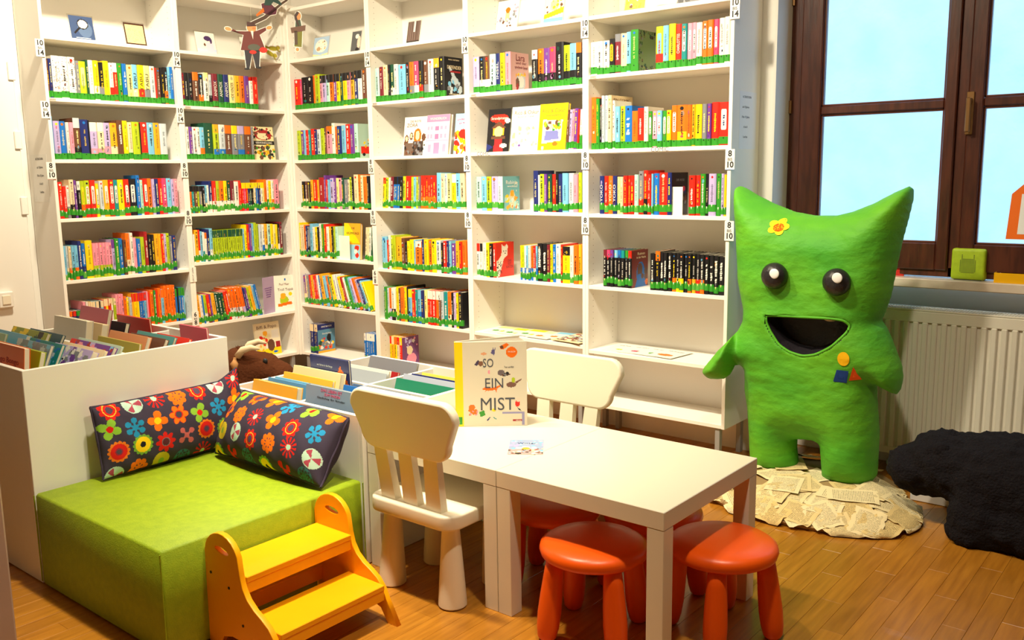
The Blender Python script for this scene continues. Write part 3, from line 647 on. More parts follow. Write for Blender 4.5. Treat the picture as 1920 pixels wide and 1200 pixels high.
# ---- books shown face-out
def face_book(name, label, W, H, Tk, cover, mw, art=(), texts=(), cat='book', group=None, seed=0, spine=None, cell=.005, sticker=True, hide=False):
    """closed book, front cover facing -Y, spine along local x=0, base at z=0"""
    b = MB(); t = .0022; cc = PAL[cover] if isinstance(cover, str) else cover; sc = PAL[spine] if spine else cc
    b.box(0, W, 0, t, 0, H, cc, b=.0006); b.box(0, W, Tk - t, Tk, 0, H, cc, b=.0006); b.box(0, t, t, Tk - t, 0, H, sc)
    o = b.obj(name, M['print'], None, mw=mw); tag(o, label, cat, group)
    MB().box(t, W - .004, t, Tk - t, .003, H - .003).obj('pages', M['pages'], o)
    if art: print_sheet(W - .002, H - .002, cc, art, o, T((.001, -.0004, .001)) @ FRONT, 'cover_print', cell, seed)
    for s, sz, u, v, col, wd in texts: text(s, sz, o, T((u * W, -.0009, v * H)) @ FRONT, PAL[col] if isinstance(col, str) else col, 'cover_title', width=wd)
    return o
def on_shelf(c, al, z, inset, tilt=8): return run_matrix(c, al, z + .0005, inset) @ RX(R_(-tilt))
GF = 'books displayed face-out on the shelves'
face_book('book', 'white book cover with a red-haired girl and friends, face-out on fourth bookcase', .19, .232, .025, 'w', on_shelf(4, 1.018, 1.516, .05), [('e', .62, .5, .17, .2, 'o'), ('e', .62, .52, .09, .12, 'a'), ('r', .42, 0, .9, .36, C255(70, 55, 50)), ('e', .14, .42, .09, .12, 'n'), ('e', .34, .5, .08, .1, 'n'), ('e', .9, .46, .09, .1, 'n'), ('e', .14, .44, .05, .07, 'a'), ('e', .34, .51, .05, .06, 'a'), ('r', .05, 0, .45, .32, C255(110, 90, 80)), ('s', .05, .02, .95, .35, 30, .008, 'nsk')], [('DIE ROTE', .018, .5, .88, 'n', .09), ('ZORA', .03, .36, .78, 'n', .09)], group=GF, seed=1)
face_book('book', 'pale pink book cover with drawn house windows, face-out on fourth bookcase', .186, .235, .025, C255(236, 214, 228), on_shelf(4, 1.211, 1.516, .045), [('r', 0, .82, 1, 1, C255(186, 140, 182))] + [('r', x, z, x + .09, z + .1, C255(214, 160, 196)) for z in (.62, .42) for x in (.06, .2, .62, .8)] + [('r', .38, z, .56, z + .12, C255(200, 120, 170)) for z in (.6, .4)] + [('r', .12, .06, .26, .26, C255(214, 160, 196)), ('r', .36, .02, .62, .3, C255(206, 140, 186)), ('r', .74, .06, .88, .26, C255(214, 160, 196)), ('r', 0, .34, 1, .36, C255(200, 160, 200))], [('WUNDERLICH', .02, .5, .9, 'w', .13)], group=GF, seed=2)
face_book('book', 'light blue book cover with yellow crowd, face-out at right of fourth bookcase', .13, .232, .022, C255(160, 205, 236), on_shelf(4, 1.441, 1.516, .045), [('s', .05, .02, .95, .55, 60, .012, 'yOoyr'), ('e', .5, .5, .25, .12, 'r')], [('Lindemann', .02, .5, .86, 'P', .1), ('am Meer', .018, .5, .76, 'P', .07)], group=GF, seed=3)
face_book('book', 'black comic cover with lighthouse and red speech bubble, face-out on fifth bookcase', .162, .238, .02, 'k', on_shelf(5, 1.687, 1.521, .05), [('e', .5, .78, .42, .1, 'r'), ('t', [(.6, .7), (.8, .7), (.7, .6)], 'r'), ('e', .88, .72, .12, .06, 'w'), ('t', [(.15, .55), (.5, .72), (.85, .55)], 'n'), ('r', .25, .38, .75, .56, 'O'), ('e', .5, .47, .2, .12, 'Y'), ('r', .2, .3, .8, .36, 'n'), ('t', [(.3, 0), (.75, 0), (.68, .3), (.36, .3)], 'R'), ('t', [(.0, .0), (.3, .12), (.0, .2)], 'B'), ('e', .75, .14, .16, .05, 'w')], [('Strandpiraten', .022, .5, .78, 'w', .115)], group=GF, seed=4)
face_book('book', 'pale blue Rico & Oskar cover, face-out left of the yellow one', .195, .242, .02, C255(206, 226, 228), on_shelf(5, 1.853, 1.521, .055), [('r', .1, .25, .6, .62, C255(238, 228, 200)), ('s', .1, .1, .95, .6, 40, .008, 'YwaSeY'), ('e', .33, .13, .05, .03, 'v')], [('Rico & Oskar', .03, .52, .86, C255(226, 120, 60), .165), ('fischen im Trüben', .014, .5, .77, 's', .11)], group=GF, seed=5)
face_book('book', 'bright yellow Rico & Oskar cover, face-out on fifth bookcase', .184, .245, .022, 'y', on_shelf(5, 2.052, 1.521, .045), [('t', [(.15, .14), (.82, .2), (.85, .64), (.15, .66)], 'w'), ('t', [(.22, .2), (.75, .24), (.7, .42), (.25, .42)], C255(120, 124, 190)), ('s', .2, .42, .8, .62, 30, .009, 'glOna'), ('e', .62, .13, .1, .05, 'o'), ('e', .18, .05, .05, .04, 'w')], [('Rico & Oskar', .03, .5, .85, C255(226, 100, 30), .15), ('und das Herzgebreche', .012, .5, .75, 'n', .1)], group=GF, seed=6)
face_book('book', 'cream book with ornate animal cover, face-out at right of second bookcase', .165, .215, .022, C255(226, 214, 160), on_shelf(2, -.262, 1.514, .035, 6), [('r', .03, .02, .97, .98, C255(232, 220, 170)), ('e', .5, .76, .4, .16, 'R'), ('e', .5, .72, .28, .1, 'a'), ('r', .0, .46, 1, .56, 'k'), ('s', .05, .05, .95, .44, 46, .01, 'lGgOnk'), ('s', .05, .6, .95, .96, 30, .008, 'nRak')], [('VERWANDLUNG', .018, .5, .51, 'w', .13)], group=GF, seed=7)
face_book('book', 'yellow book cover with a dog and child, face-out low on second bookcase', .2, .225, .015, C255(240, 230, 200), on_shelf(2, -.315, .2, .06, 6), [('r', 0, 0, 1, .22, 'y'), ('s', .1, .2, .6, .6, 40, .012, 'aOrwY'), ('e', .6, .3, .15, .18, 'n'), ('r', .66, .5, .95, .76, 'w'), ('r', .8, .2, .97, .38, 'R'), ('e', .76, .08, .1, .03, 'b'), ('e', .4, .68, .1, .08, 'O')], [('Biffi & Popo', .03, .48, .87, 'n', .16)], group=GF, seed=8)
face_book('book', 'orange book cover propped by a white bookend, face-out on third bookcase', .16, .235, .018, C255(240, 170, 40), on_shelf(3, .435, .862, .05, 4), [('t', [(0, .45), (0, 1), (.25, 1), (1, .45)], 'y'), ('r', .0, .0, 1, .42, C255(150, 205, 225)), ('e', .8, .32, .14, .08, 'r'), ('e', .82, .12, .12, .07, 'r'), ('e', .74, .22, .1, .06, 'w')], [('DIE', .018, .55, .86, 'k', .03), ('KRÜMMLINGE', .022, .55, .72, 'k', .12)], group=GF, seed=9)
# open standing reader: white cover and lavender back
pb = thing('book', 'open standing reader with white front and lavender back cover, second bookcase', 'book', (-.055, -.155, .4935), 0, GF)
W1, H1 = .155, .245
f1 = MB().box(0, W1, 0, .002, 0, H1, C255(244, 240, 228)).obj('front_cover', M['print'], pb, mw=RZ(R_(72)))
print_sheet(W1 - .002, H1 - .002, C255(244, 240, 228), [('e', .42, .3, .2, .13, 'l'), ('e', .38, .42, .13, .09, 'O'), ('t', [(.15, .12), (.8, .18), (.75, .26), (.15, .2)], 'o'), ('e', .72, .47, .08, .05, 'y'), ('e', .86, .4, .03, .02, 'k'), ('e', .5, .88, .04, .03, 'b')], f1, T((.001, -.0005, .001)) @ FRONT, seed=11)
text('Paul Maar', .022, f1, T((W1 * .45, -.001, H1 * .75)) @ FRONT, PAL['n'], 'cover_title', width=.07); text('Troll Tojok', .026, f1, T((W1 * .5, -.001, H1 * .6)) @ FRONT, PAL['k'], 'cover_title', width=.11)
f2 = MB().box(-.13, 0, 0, .002, 0, H1, C255(178, 156, 196)).obj('back_cover', M['print'], pb, mw=RZ(R_(110)))
for k in range(5): text('wer liest der findet', .012, f2, T((-.07, -.001, H1 * (.7 - .06 * k))) @ FRONT, PAL['v'], 'cover_lettering', width=.08 - .008 * k)
MB().box(0, W1 * .98, .003, .010, .003, H1 - .003).obj('pages', M['pages'], pb, mw=RZ(R_(76)))
# bookends
for c, al, z, lab in ((6, 2.875, 1.193, 'white metal bookend beside dark book on third shelf of rightmost bookcase'), (3, .408, .862, 'white metal bookend in front of the orange face-out book')):
    be = thing('bookend', lab, 'bookend', (al, .022 if c == 6 else .025, z), 0, 'white bookends')
    MB().box(0, .066 if c == 6 else .12, 0, .0015, 0, .135 if c == 6 else .155, b=.0005).obj('upright', M['white'], be); MB().box(0, .066, .0015, .02, 0.0002, .0012).obj('foot', M['white'], be)
# flat leaflets and magazines
GL = 'leaflets lying flat on the low shelves'
def leaflet(lab, x, y, z, W, H, rz, bg, art, seed, name='leaflet', tk=.0012, txt=None):
    o = MB().box(0, W, 0, H, 0, tk, PAL[bg] if isinstance(bg, str) else bg).obj(name, M['print'], None, mw=T((x, y, z)) @ RZ(R_(rz))); tag(o, lab, 'leaflet', GL)
    print_sheet(W - .004, H - .004, bg, art, o, T((.002, .002, tk + .0003)), 'cover_print', .007, seed)
    if txt: text(txt, .02, o, T((W / 2, H * .8, tk + .0007)), PAL['s'], 'lettering', width=W * .6)
    return o
LX = [(1.66, .03, 8, 'green and yellow'), (1.77, .02, 4, 'green fruit'), (1.87, .035, 2, 'yellow topped'), (1.98, .02, -3, 'white and orange'), (2.08, .03, 6, 'blue and cream')]
for k, (x, y, rz, nm) in enumerate(LX):
    leaflet('%s leaflet, %s from left, flat on sixth shelf of fifth bookcase' % (nm, ordn(k + 1)), x, y, .5003 + .0016 * k, .15, .21, rz, 'w', [('e', .3, .3, .16, .1, 'g' if k < 3 else 'o'), ('r', .05, .7, .95, .95, 'Yyycc'[k] if k != 3 else 'a'), ('e', .65, .25, .12, .09, 'l')], 20 + k)
leaflet('magazine with a brown crowded picture, flat at right of sixth shelf, fifth bookcase', 2.16, .012, .5085, .2, .25, -6, 'a', [('s', .08, .08, .92, .92, 160, .01, 'nsaRSk')], 30, 'magazine', .003)
for k, (x, rz) in enumerate(((2.475, 4), (2.57, 2), (2.665, -2), (2.745, -6))):
    leaflet('white leaflet with %s, %s from left, flat on sixth shelf of rightmost bookcase' % (('a lime leaf', 'a pink flower', 'two green fruits', 'an orange fish')[k], ordn(k + 1)), x, .028, .4833 + .0016 * k, .15, .2, rz, 'w', [('e', .5, .3, (.14, .16, .1, .3)[k], (.07, .1, .08, .12)[k], 'lPgo'[k]), ('e', .66, .26, .08, .06, 'lggo'[k])], 40 + k, txt='Lesen macht Spaß')

# ================================================================= TOP SHELF: cards and paper cut-outs
acr = bpy.data.materials.new('clear_acrylic'); acr.use_nodes = True
_g = acr.node_tree; _g.nodes.clear(); _o = _g.nodes.new('ShaderNodeOutputMaterial'); _t = _g.nodes.new('ShaderNodeBsdfTransparent'); _gl = _g.nodes.new('ShaderNodeBsdfGlossy'); _ms = _g.nodes.new('ShaderNodeMixShader')
_ms.inputs[0].default_value = .08; _gl.inputs['Roughness'].default_value = .05; _t.inputs[0].default_value = (.92, .92, .92, 1)
_g.links.new(_t.outputs[0], _ms.inputs[1]); _g.links.new(_gl.outputs[0], _ms.inputs[2]); _g.links.new(_ms.outputs[0], _o.inputs[0])
def card(c, al, W, H, bg, art, lab, seed, border=None, inset=.05, tilt=12):
    run, s0, w = CASES[c]
    o = thing('picture_card', lab, 'card', (0, 0, 0), 0, 'picture cards on the top shelves'); o.matrix_local = run_matrix(c, al, ZS[c - 1][0] + .0005, inset)
    R = T((0, 0, .004)) @ RX(R_(-tilt))
    cd = MB().box(0, W, 0, .0012, 0, H, PAL[bg] if isinstance(bg, str) else bg).obj('card', M['print'], o, mw=R)
    print_sheet(W, H, bg, art, cd, T((0, -.0004, 0)) @ FRONT, 'card_print', .0035, seed)
    MB().box(-.006, W + .006, .0018, .0036, 0, H + .008).obj('holder_back', acr, o, mw=R)
    MB().box(-.006, W + .006, -.004, .09, 0, .002).obj('holder_foot', acr, o)
    return o
NB = C255(58, 78, 118)
card(1, -1.39, .132, .13, NB, [('e', .62, .45, .3, .36, C255(88, 110, 146)), ('t', [(.12, .28), (.18, .22), (.5, .55), (.44, .6)], 'k'), ('e', .55, .66, .24, .22, 'k'), ('e', .55, .66, .2, .18, C255(214, 214, 214)), ('r', .2, .06, .8, .08, 'S')], 'dark blue card with a magnifying glass on top of leftmost bookcase', 1)
card(1, -1.077, .125, .128, C255(70, 44, 34), [('r', .07, .07, .93, .93, C255(232, 206, 150)), ('n', .15, .15, .85, .85, .12, C255(206, 176, 120))], 'brown framed parchment card on top of leftmost bookcase', 2)
card(2, -.62, .133, .13, 'w', [('r', 0, .08, 1, .22, C255(190, 206, 232)), ('e', .7, .3, .2, .3, C255(240, 206, 226)), ('e', .62, .62, .12, .12, C255(244, 220, 220)), ('e', .62, .72, .2, .12, C255(70, 48, 96)), ('e', .78, .62, .06, .14, C255(70, 48, 96)), ('t', [(.35, .4), (.42, .5), (.5, .4), (.44, .32)], 'n')], 'white card with a dark-haired girl reading, top of second bookcase', 3)
card(2, -.30, .11, .13, 'w', [('r', 0, .1, 1, .3, C255(226, 216, 208)), ('s', .2, .2, .95, .6, 16, .006, 'arns')], 'white card half hidden behind the paper man on second bookcase', 4)
card(3, .212, .148, .128, C255(168, 196, 224), [('e', .5, .55, .4, .34, 'w'), ('t', [(0, .0), (1, .0), (1, .16), (.5, .08), (0, .16)], C255(240, 222, 160)), ('e', .35, .4, .14, .1, C255(196, 160, 120)), ('s', .2, .4, .8, .8, 12, .004, 'pOcn'), ('r', 0, 0, 1, .05, 'c')], 'pale blue card with an open book, top of third bookcase', 5)
card(3, .583, .082, .128, C255(86, 88, 92), [('e', .6, .75, .2, .12, 'w'), ('e', .85, .45, .2, .3, C255(230, 200, 180)), ('e', .7, .1, .2, .1, 'k')], 'dark grey narrow card at right of third bookcase top', 6)
card(4, 1.08, .102, .128, C255(92, 72, 66), [('r', x, .1, x + .06, 1, C255(130, 110, 104)) for x in (.1, .25, .42, .6, .78, .9)] + [('r', .5, .5, .62, 1, 'S'), ('r', 0, 0, 1, .08, 'k')], 'brown striped forest card alone on fourth bookcase top', 7)
card(5, 1.77, .148, .158, 'w', [('e', .5, .45, .1, .22, C255(240, 180, 140)), ('e', .5, .66, .11, .1, 'o'), ('s', .3, .1, .7, .35, 14, .006, 'sVn'), ('s', .05, .3, .3, .5, 5, .006, 'ps'), ('s', .75, .3, .95, .85, 8, .006, 'ps')], 'white card with an orange-haired figure on fifth bookcase top', 8)
card(5, 2.096, .122, .155, C255(240, 236, 200), [('r', 0, 0, 1, .15, 'c'), ('t', [(0, .15), (1, .3), (1, .5), (0, .3)], 'l'), ('e', .5, .6, .22, .2, C255(200, 170, 150)), ('s', .1, .3, .9, .8, 14, .006, 'lyan')], 'yellow-green card with a hare at right of fifth bookcase top', 9)
card(6, 2.592, .11, .145, C255(244, 206, 60), [('s', .05, .1, .95, .9, 30, .006, 'Onwy'), ('r', 0, 0, 1, .06, 'w')], 'yellow patterned card on rightmost bookcase top', 10)
card(6, 2.88, .15, .15, C255(90, 84, 84), [('s', .1, .1, .9, .9, 30, .01, 'ksk')], 'dark card at the upper edge on rightmost bookcase top', 11)

def cutout(lab, mw, polys, hang, name='paper_figure'):
    """painted paper figure: (part name, outline, colour, layer). white card backing, thread up to the shelf above"""
    o = thing(name, lab, 'decoration', (0, 0, 0), 0, 'paper figures hung on the bookcase fronts'); o.matrix_local = mw
    for nm, P, col, lay in polys:
        cx = sum(p[0] for p in P) / len(P); cz = sum(p[1] for p in P) / len(P)
        big = []
        n = len(P); ar = sum(P[i][0] * P[(i + 1) % n][1] - P[(i + 1) % n][0] * P[i][1] for i in range(n))
        for i in range(n):
            e = Vector((P[(i + 1) % n][0] - P[i - 1][0], P[(i + 1) % n][1] - P[i - 1][1])).normalized(); s = 1 if ar > 0 else -1
            big.append((P[i][0] + e.y * s * .005, P[i][1] - e.x * s * .005))
        if lay == 0: link('backing', plate([big], .0012, 'backing', M['white']), o, FRONT)
        mm = mat('paint_' + nm, PAL[col] if isinstance(col, str) else col, .6)
        link(nm, plate([P], .0008, nm, mm), o, T((0, -.0012 - .0009 * lay, 0)) @ FRONT)
    if hang: MB().tube([(hang[0], .0, hang[1]), (hang[0], .0, hang[2])], .0005, 5).obj('thread', M['plastic'], o)
    return o
SK = C255(226, 150, 92)
man = [('trousers', [(-.06, -.07), (-.052, -.22), (-.03, -.22), (-.005, -.09), (.015, -.215), (.04, -.205), (.05, -.07)], C255(44, 42, 50), 0), ('coat', [(-.085, -.07), (-.06, .055), (-.13, .10), (-.145, .085), (-.05, .085), (.03, .09), (.10, .125), (.105, .10), (.055, .06), (.085, -.04), (.04, -.075)], C255(106, 44, 40), 0),
       ('head', ell(0, .115, .034, .036, 14), SK, 0), ('hat', [(-.034, .125), (-.03, .165), (.02, .16), (.035, .13)], C255(70, 40, 36), 1), ('left_hand', ell(-.165, .10, .024, .016, 10, -.3), SK, 0), ('right_hand', ell(.125, .122, .022, .015, 10, .4), SK, 0), ('nose', ell(.016, .112, .013, .009, 8), C255(236, 120, 70), 1),
       ('sack', ell(.01, -.045, .045, .028, 12), C255(84, 86, 74), 1), ('apple', ell(.0, -.085, .026, .016, 10), 'r', 2), ('bag', ell(.075, -.065, .03, .024, 10), 'r', 1), ('shirt', [(-.008, .09), (.012, .09), (.006, .02)], 'w', 1), ('left_shoe', ell(-.048, -.225, .022, .009, 8), 'k', 1), ('right_shoe', ell(.035, -.212, .022, .009, 8), 'k', 1)]
cutout('paper man in dark red coat and hat with arms spread, on second bookcase', T((.06, -.30, 2.245)) @ RZ(R_(58)) @ Matrix.Diagonal((.86, 1, .74, 1)), man, (0, .15, .31))
witch = [('broom', [(-.16, -.11), (-.05, -.055), (.10, .06), (.145, .09), (.15, .075), (.1, .04), (-.03, -.075), (-.14, -.13)], C255(84, 62, 50), 0), ('skirt', [(-.05, -.03), (-.06, .04), (.0, .06), (.06, .0), (.05, -.035), (.0, -.045)], C255(96, 40, 60), 0), ('blouse', [(-.04, .03), (-.02, .10), (.04, .11), (.10, .05), (.095, .035), (.035, .06), (.01, .03)], C255(40, 72, 66), 1), ('head', ell(.02, .125, .028, .03, 12), SK, 0), ('hair', ell(-.01, .11, .022, .035, 10, .5), C255(214, 110, 40), 1), ('hat', [(-.05, .135), (.06, .15), (.02, .165), (.0, .2), (-.02, .155)], C255(40, 40, 48), 1), ('leg', [(-.04, -.02), (-.1, -.06), (-.105, -.045), (-.045, .01)], 'o', 2)]
cutout('paper witch riding a broom, hung above the paper man', T((.05, -.15, 2.462)) @ RZ(R_(60)) @ Matrix.Diagonal((.80, 1, .80, 1)), witch, None)
wom = [('dress', [(-.022, .0), (-.03, -.10), (.02, -.105), (.03, .0)], C255(120, 120, 40), 0), ('blouse', [(-.02, .0), (-.012, .07), (.02, .07), (.03, .0)], C255(60, 78, 60), 0), ('head', ell(.006, .095, .02, .026, 12), SK, 0), ('hair', [(-.02, .10), (.0, .125), (.014, .115), (-.004, .09), (.012, .03), (.0, .03), (-.018, .075)], C255(66, 44, 40), 1), ('basket', [(-.045, -.015), (-.05, .02), (.055, .035), (.05, .0)], C255(110, 76, 60), 1), ('left_foot', ell(-.01, -.12, .012, .012, 8), SK, 0), ('apron', [(-.026, .0), (-.028, -.09), (-.006, -.09), (-.004, .0)], C255(84, 64, 50), 1)]
cutout('paper woman carrying a basket, on third bookcase front', T((.165, -.02, 2.332)) @ RZ(R_(36)) @ Matrix.Diagonal((.95, 1, .97, 1)), wom, (0, .118, .137))
frog = [('back_legs', [(-.1, .01), (-.05, .012), (-.02, .0), (-.05, -.004)], C255(150, 140, 40), 0), ('body', ell(.0, .0, .036, .014, 12), C255(170, 160, 40), 0), ('head', ell(.04, .008, .016, .012, 10), C255(190, 176, 50), 0), ('front_leg', [(.02, -.005), (.05, -.02), (.055, -.014), (.03, .002)], C255(150, 140, 40), 1)]
cutout('upper yellow-green paper frog on second bookcase', T((.006, -.105, 2.228)) @ RZ(R_(90)), frog, (0, .012, .24), 'paper_frog')
cutout('lower yellow-green paper frog on second bookcase', T((.006, -.13, 2.195)) @ RZ(R_(90)) @ Matrix.Rotation(R_(25), 4, 'Y'), frog, (0, .012, .27), 'paper_frog')

# ================================================================= BOOK BINS
def bin_box(lab, x0, x1, y0, y1, h, floor_z):
    o = thing('book_bin', lab, 'book bin', (x0, y0, 0), 0, 'white book bins'); W, L = x1 - x0, y1 - y0; t = .018
    MB().box(W - t, W, 0, L, 0.004, h, b=.0015).obj('side_panel', M['white'], o); MB().box(0, t, 0, L, 0.004, h, b=.0015).obj('side_panel', M['white'], o)
    MB().box(t, W - t, 0, t, 0.004, h, b=.0015).obj('end_panel', M['white'], o); MB().box(t, W - t, L - t, L, 0.004, h, b=.0015).obj('end_panel', M['white'], o)
    MB().box(W / 2 - .008, W / 2 + .008, t, L - t, floor_z, h - .012, b=.001).obj('divider', M['white'], o); MB().box(t, W / 2 - .008, L / 2 - .008, L / 2 + .008, floor_z, h - .012, b=.001).obj('divider', M['white'], o); MB().box(W / 2 + .008, W - t, L / 2 - .008, L / 2 + .008, floor_z, h - .012, b=.001).obj('divider', M['white'], o)
    MB().box(t, W - t, t, L - t, floor_z - .016, floor_z).obj('bottom', M['white'], o)
    for fx in (.03, W - .05):
        for fy in (.03, L - .05): MB().box(fx, fx + .02, fy, fy + .02, 0, .004).obj('foot', M['metal'], o)
    return o
bin_box('tall white book bin full of picture books at left', 1.055, 1.878, -2.597, -1.802, .764, .54)
bin_box('low white book bin behind the flowered cushion and chair', 1.862, 2.668, -1.797, -1.005, .556, .33)
# (name, colour, x, y, z of the upper left corner, width, thickness, top lean in degrees)
BB = [('orange', 'o', 1.477, -2.535, .82, .285, .022, 6), ('pale green', 'l', 1.479, -2.482, .80, .29, .02, 15), ('grey blue', C255(128, 146, 160), 1.478, -2.436, .815, .27, .014, 23), ('aqua', 't', 1.479, -2.392, .81, .26, .014, 26), ('lilac spotted', 'V', 1.555, -2.335, .79, .295, .026, 31), ('cream', 'a', 1.53, -2.292, .785, .32, .014, 31), ('violet blue', 'v', 1.51, -2.252, .79, .33, .018, 31), ('pale mint', C255(190, 214, 196), 1.49, -2.214, .785, .33, .012, 30),
      ('light mint', C255(170, 206, 170), 1.10, -2.43, .815, .25, .012, 20), ('sky blue', 'c', 1.12, -2.38, .81, .30, .02, 26), ('olive green', C255(150, 160, 50), 1.13, -2.31, .81, .31, .016, 28), ('dark teal', C255(40, 84, 100), 1.12, -2.24, .79, .29, .014, 28),
      ('white', 'w', 1.112, -2.135, .83, .285, .03, 9), ('sand brown', 'a', 1.118, -2.075, .81, .288, .03, 13), ('dusky pink', C255(176, 84, 104), 1.118, -2.02, .86, .243, .02, 15), ('black', 'k', 1.13, -1.97, .80, .27, .02, 18), ('bright red', 'r', 1.12, -1.868, .80, .28, .01, -4),
      ('olive yellow', C255(190, 176, 70), 1.478, -2.132, .778, .32, .012, 12), ('peach', C255(226, 150, 100), 1.479, -2.08, .795, .29, .02, 22), ('brown', 'n', 1.56, -2.035, .785, .26, .018, 27), ('teal', C255(70, 140, 140), 1.53, -1.99, .785, .28, .014, 28), ('red orange', 'r', 1.60, -1.945, .775, .24, .014, 28), ('rose pink', C255(222, 100, 130), 1.62, -1.858, .80, .20, .01, -3)]
GB = 'picture books in the tall bin'
for k, (nm, c, x, y, z, w, tk, ln) in enumerate(BB):
    hh = z - .5412; H = hh / math.cos(R_(ln)) - .002
    art = ()
    if nm == 'orange': art = [('n', .1, .12, .9, .5, .10, 'R')]
    if nm == 'lilac spotted': art = [('s', .02, .3, .98, .98, 110, .012, 'wVsvw'), ('s', .02, .3, .98, .98, 20, .006, 'kO')]
    if nm == 'aqua': art = [('s', 0, .4, 1, 1, 70, .016, 'ctbS'), ('r', .1, .84, .9, .88, 'S')]
    if nm == 'grey blue': art = [('s', 0, .5, 1, 1, 50, .016, 'Scs'), ('r', .3, .86, .8, .88, 'w')]
    if nm == 'violet blue': art = [('s', .0, .6, 1, 1, 40, .016, 'VcRp'), ('r', 0, .85, .12, 1, 'r')]
    if nm == 'olive green': art = [('s', 0, .5, 1, 1, 26, .02, 'lGky')]
    if nm == 'pale mint': art = [('s', .2, .6, .9, .95, 12, .012, 'wc')]
    b = face_book('picture_book', '%s picture book, %s counted from the front left, in tall bin' % (nm, ordn(k + 1)), w, H, tk, c, T((x, y - hh * math.tan(R_(ln)), .5416 + (tk * math.sin(R_(-ln)) if ln < 0 else 0))) @ RX(R_(-ln)), art, (('Bingo Bongo', .03, .5, .80, 'R', .2),) if nm == 'orange' else (), 'book', GB, 50 + k, cell=.007)
BL = [('grey blue', C255(128, 150, 176), 2.275, -1.765, .612, .30, .02, 8), ('dark teal', C255(30, 84, 92), 2.29, -1.715, .56, .34, .02, 12), ('black', 'k', 2.29, -1.665, .55, .34, .02, 12), ('blue', 'b', 2.285, -1.61, .575, .33, .012, 14), ('steel blue', C255(80, 110, 150), 2.285, -1.565, .57, .32, .012, 15),
      ('amber', C255(230, 170, 50), 1.895, -1.752, .575, .29, .03, 12), ('sky blue', C255(90, 150, 200), 1.90, -1.69, .57, .33, .014, 14), ('pale blue', 'c', 1.90, -1.655, .567, .33, .012, 14), ('yellow', C255(240, 190, 60), 1.90, -1.612, .58, .32, .016, 14), ('cream', C255(236, 220, 170), 1.895, -1.56, .598, .31, .03, 14), ('navy mountain', C255(44, 60, 124), 1.965, -1.445, .648, .25, .012, -3),
      ('pale grey', C255(170, 178, 186), 1.91, -1.345, .562, .33, .012, 18), ('white', 'w', 1.905, -1.30, .565, .31, .014, 16), ('red white', 'R', 1.92, -1.25, .55, .3, .014, 16), ('grey', 's', 1.925, -1.16, .575, .31, .012, 18),
      ('sea green', C255(36, 130, 100), 2.29, -1.335, .552, .33, .01, 18), ('lavender grey', C255(180, 186, 206), 2.29, -1.295, .562, .33, .012, 18), ('deep blue', 'B', 2.30, -1.255, .557, .33, .01, 18), ('yellow spiral', C255(226, 214, 90), 2.30, -1.19, .55, .33, .012, 18), ('slate', C255(110, 140, 150), 2.42, -1.06, .575, .2, .012, 8)]
GB2 = 'picture books in the low bin'
for k, (nm, c, x, y, z, w, tk, ln) in enumerate(BL):
    H = (z - .3312) / math.cos(R_(ln)) - .002; art = (); tx = ()
    if nm == 'grey blue': tx = (('DAS LEBEN IST', .016, .5, .955, 'P', .12), ('ZUM FINDEN', .014, .52, .90, 'P', .09), ('Gedichte für Kinder', .010, .5, .85, 'k', .16))
    if nm == 'navy mountain': art = [('t', [(.2, .55), (.3, .72), (.5, .72), (.62, .7), (.78, .9), (1, .62), (1, 0), (.2, 0)], C255(206, 190, 170)), ('t', [(.62, .7), (.78, .92), (.97, .66), (.9, .66), (.78, .82), (.68, .68)], 'o')]; tx = (('wir fahren in die Berge', .012, .38, .88, 'S', .1),)
    face_book('picture_book', '%s picture book, %s counted from the front right, in low bin' % (nm, ordn(k + 1)), w, H, tk, c, T((x, y, .3316 + (tk * math.sin(R_(-ln)) * -1 if ln < 0 else 0))) @ RX(R_(-ln)), art, tx, 'book', GB2, 80 + k, cell=.007)

# ================================================================= SEAT CUBE
sc_ = MB().box(1.896, 2.70, -2.603, -1.835, .006, .338, b=.008).obj('seat_cube', M['greenfab']); 
sc_.data.polygons.foreach_set('use_smooth', [True] * len(sc_.data.polygons)); sc_.data.set_sharp_from_angle(angle=R_(50))
tag(sc_, 'low square seat cube covered in lime green leatherette under the cushions', 'seat')
seam = MB()
zz = .330
P4 = [(1.894, -2.605), (2.702, -2.605), (2.702, -1.833), (1.894, -1.833)]
for i in range(4): MB().tube([(P4[i][0], P4[i][1], .02), (P4[i][0], P4[i][1], zz)], .0022, 6).obj('piping', M['greenfab'], sc_)
MB().box(1.95, 2.65, -2.55, -1.89, 0, .006).obj('glide', M['black'], sc_)

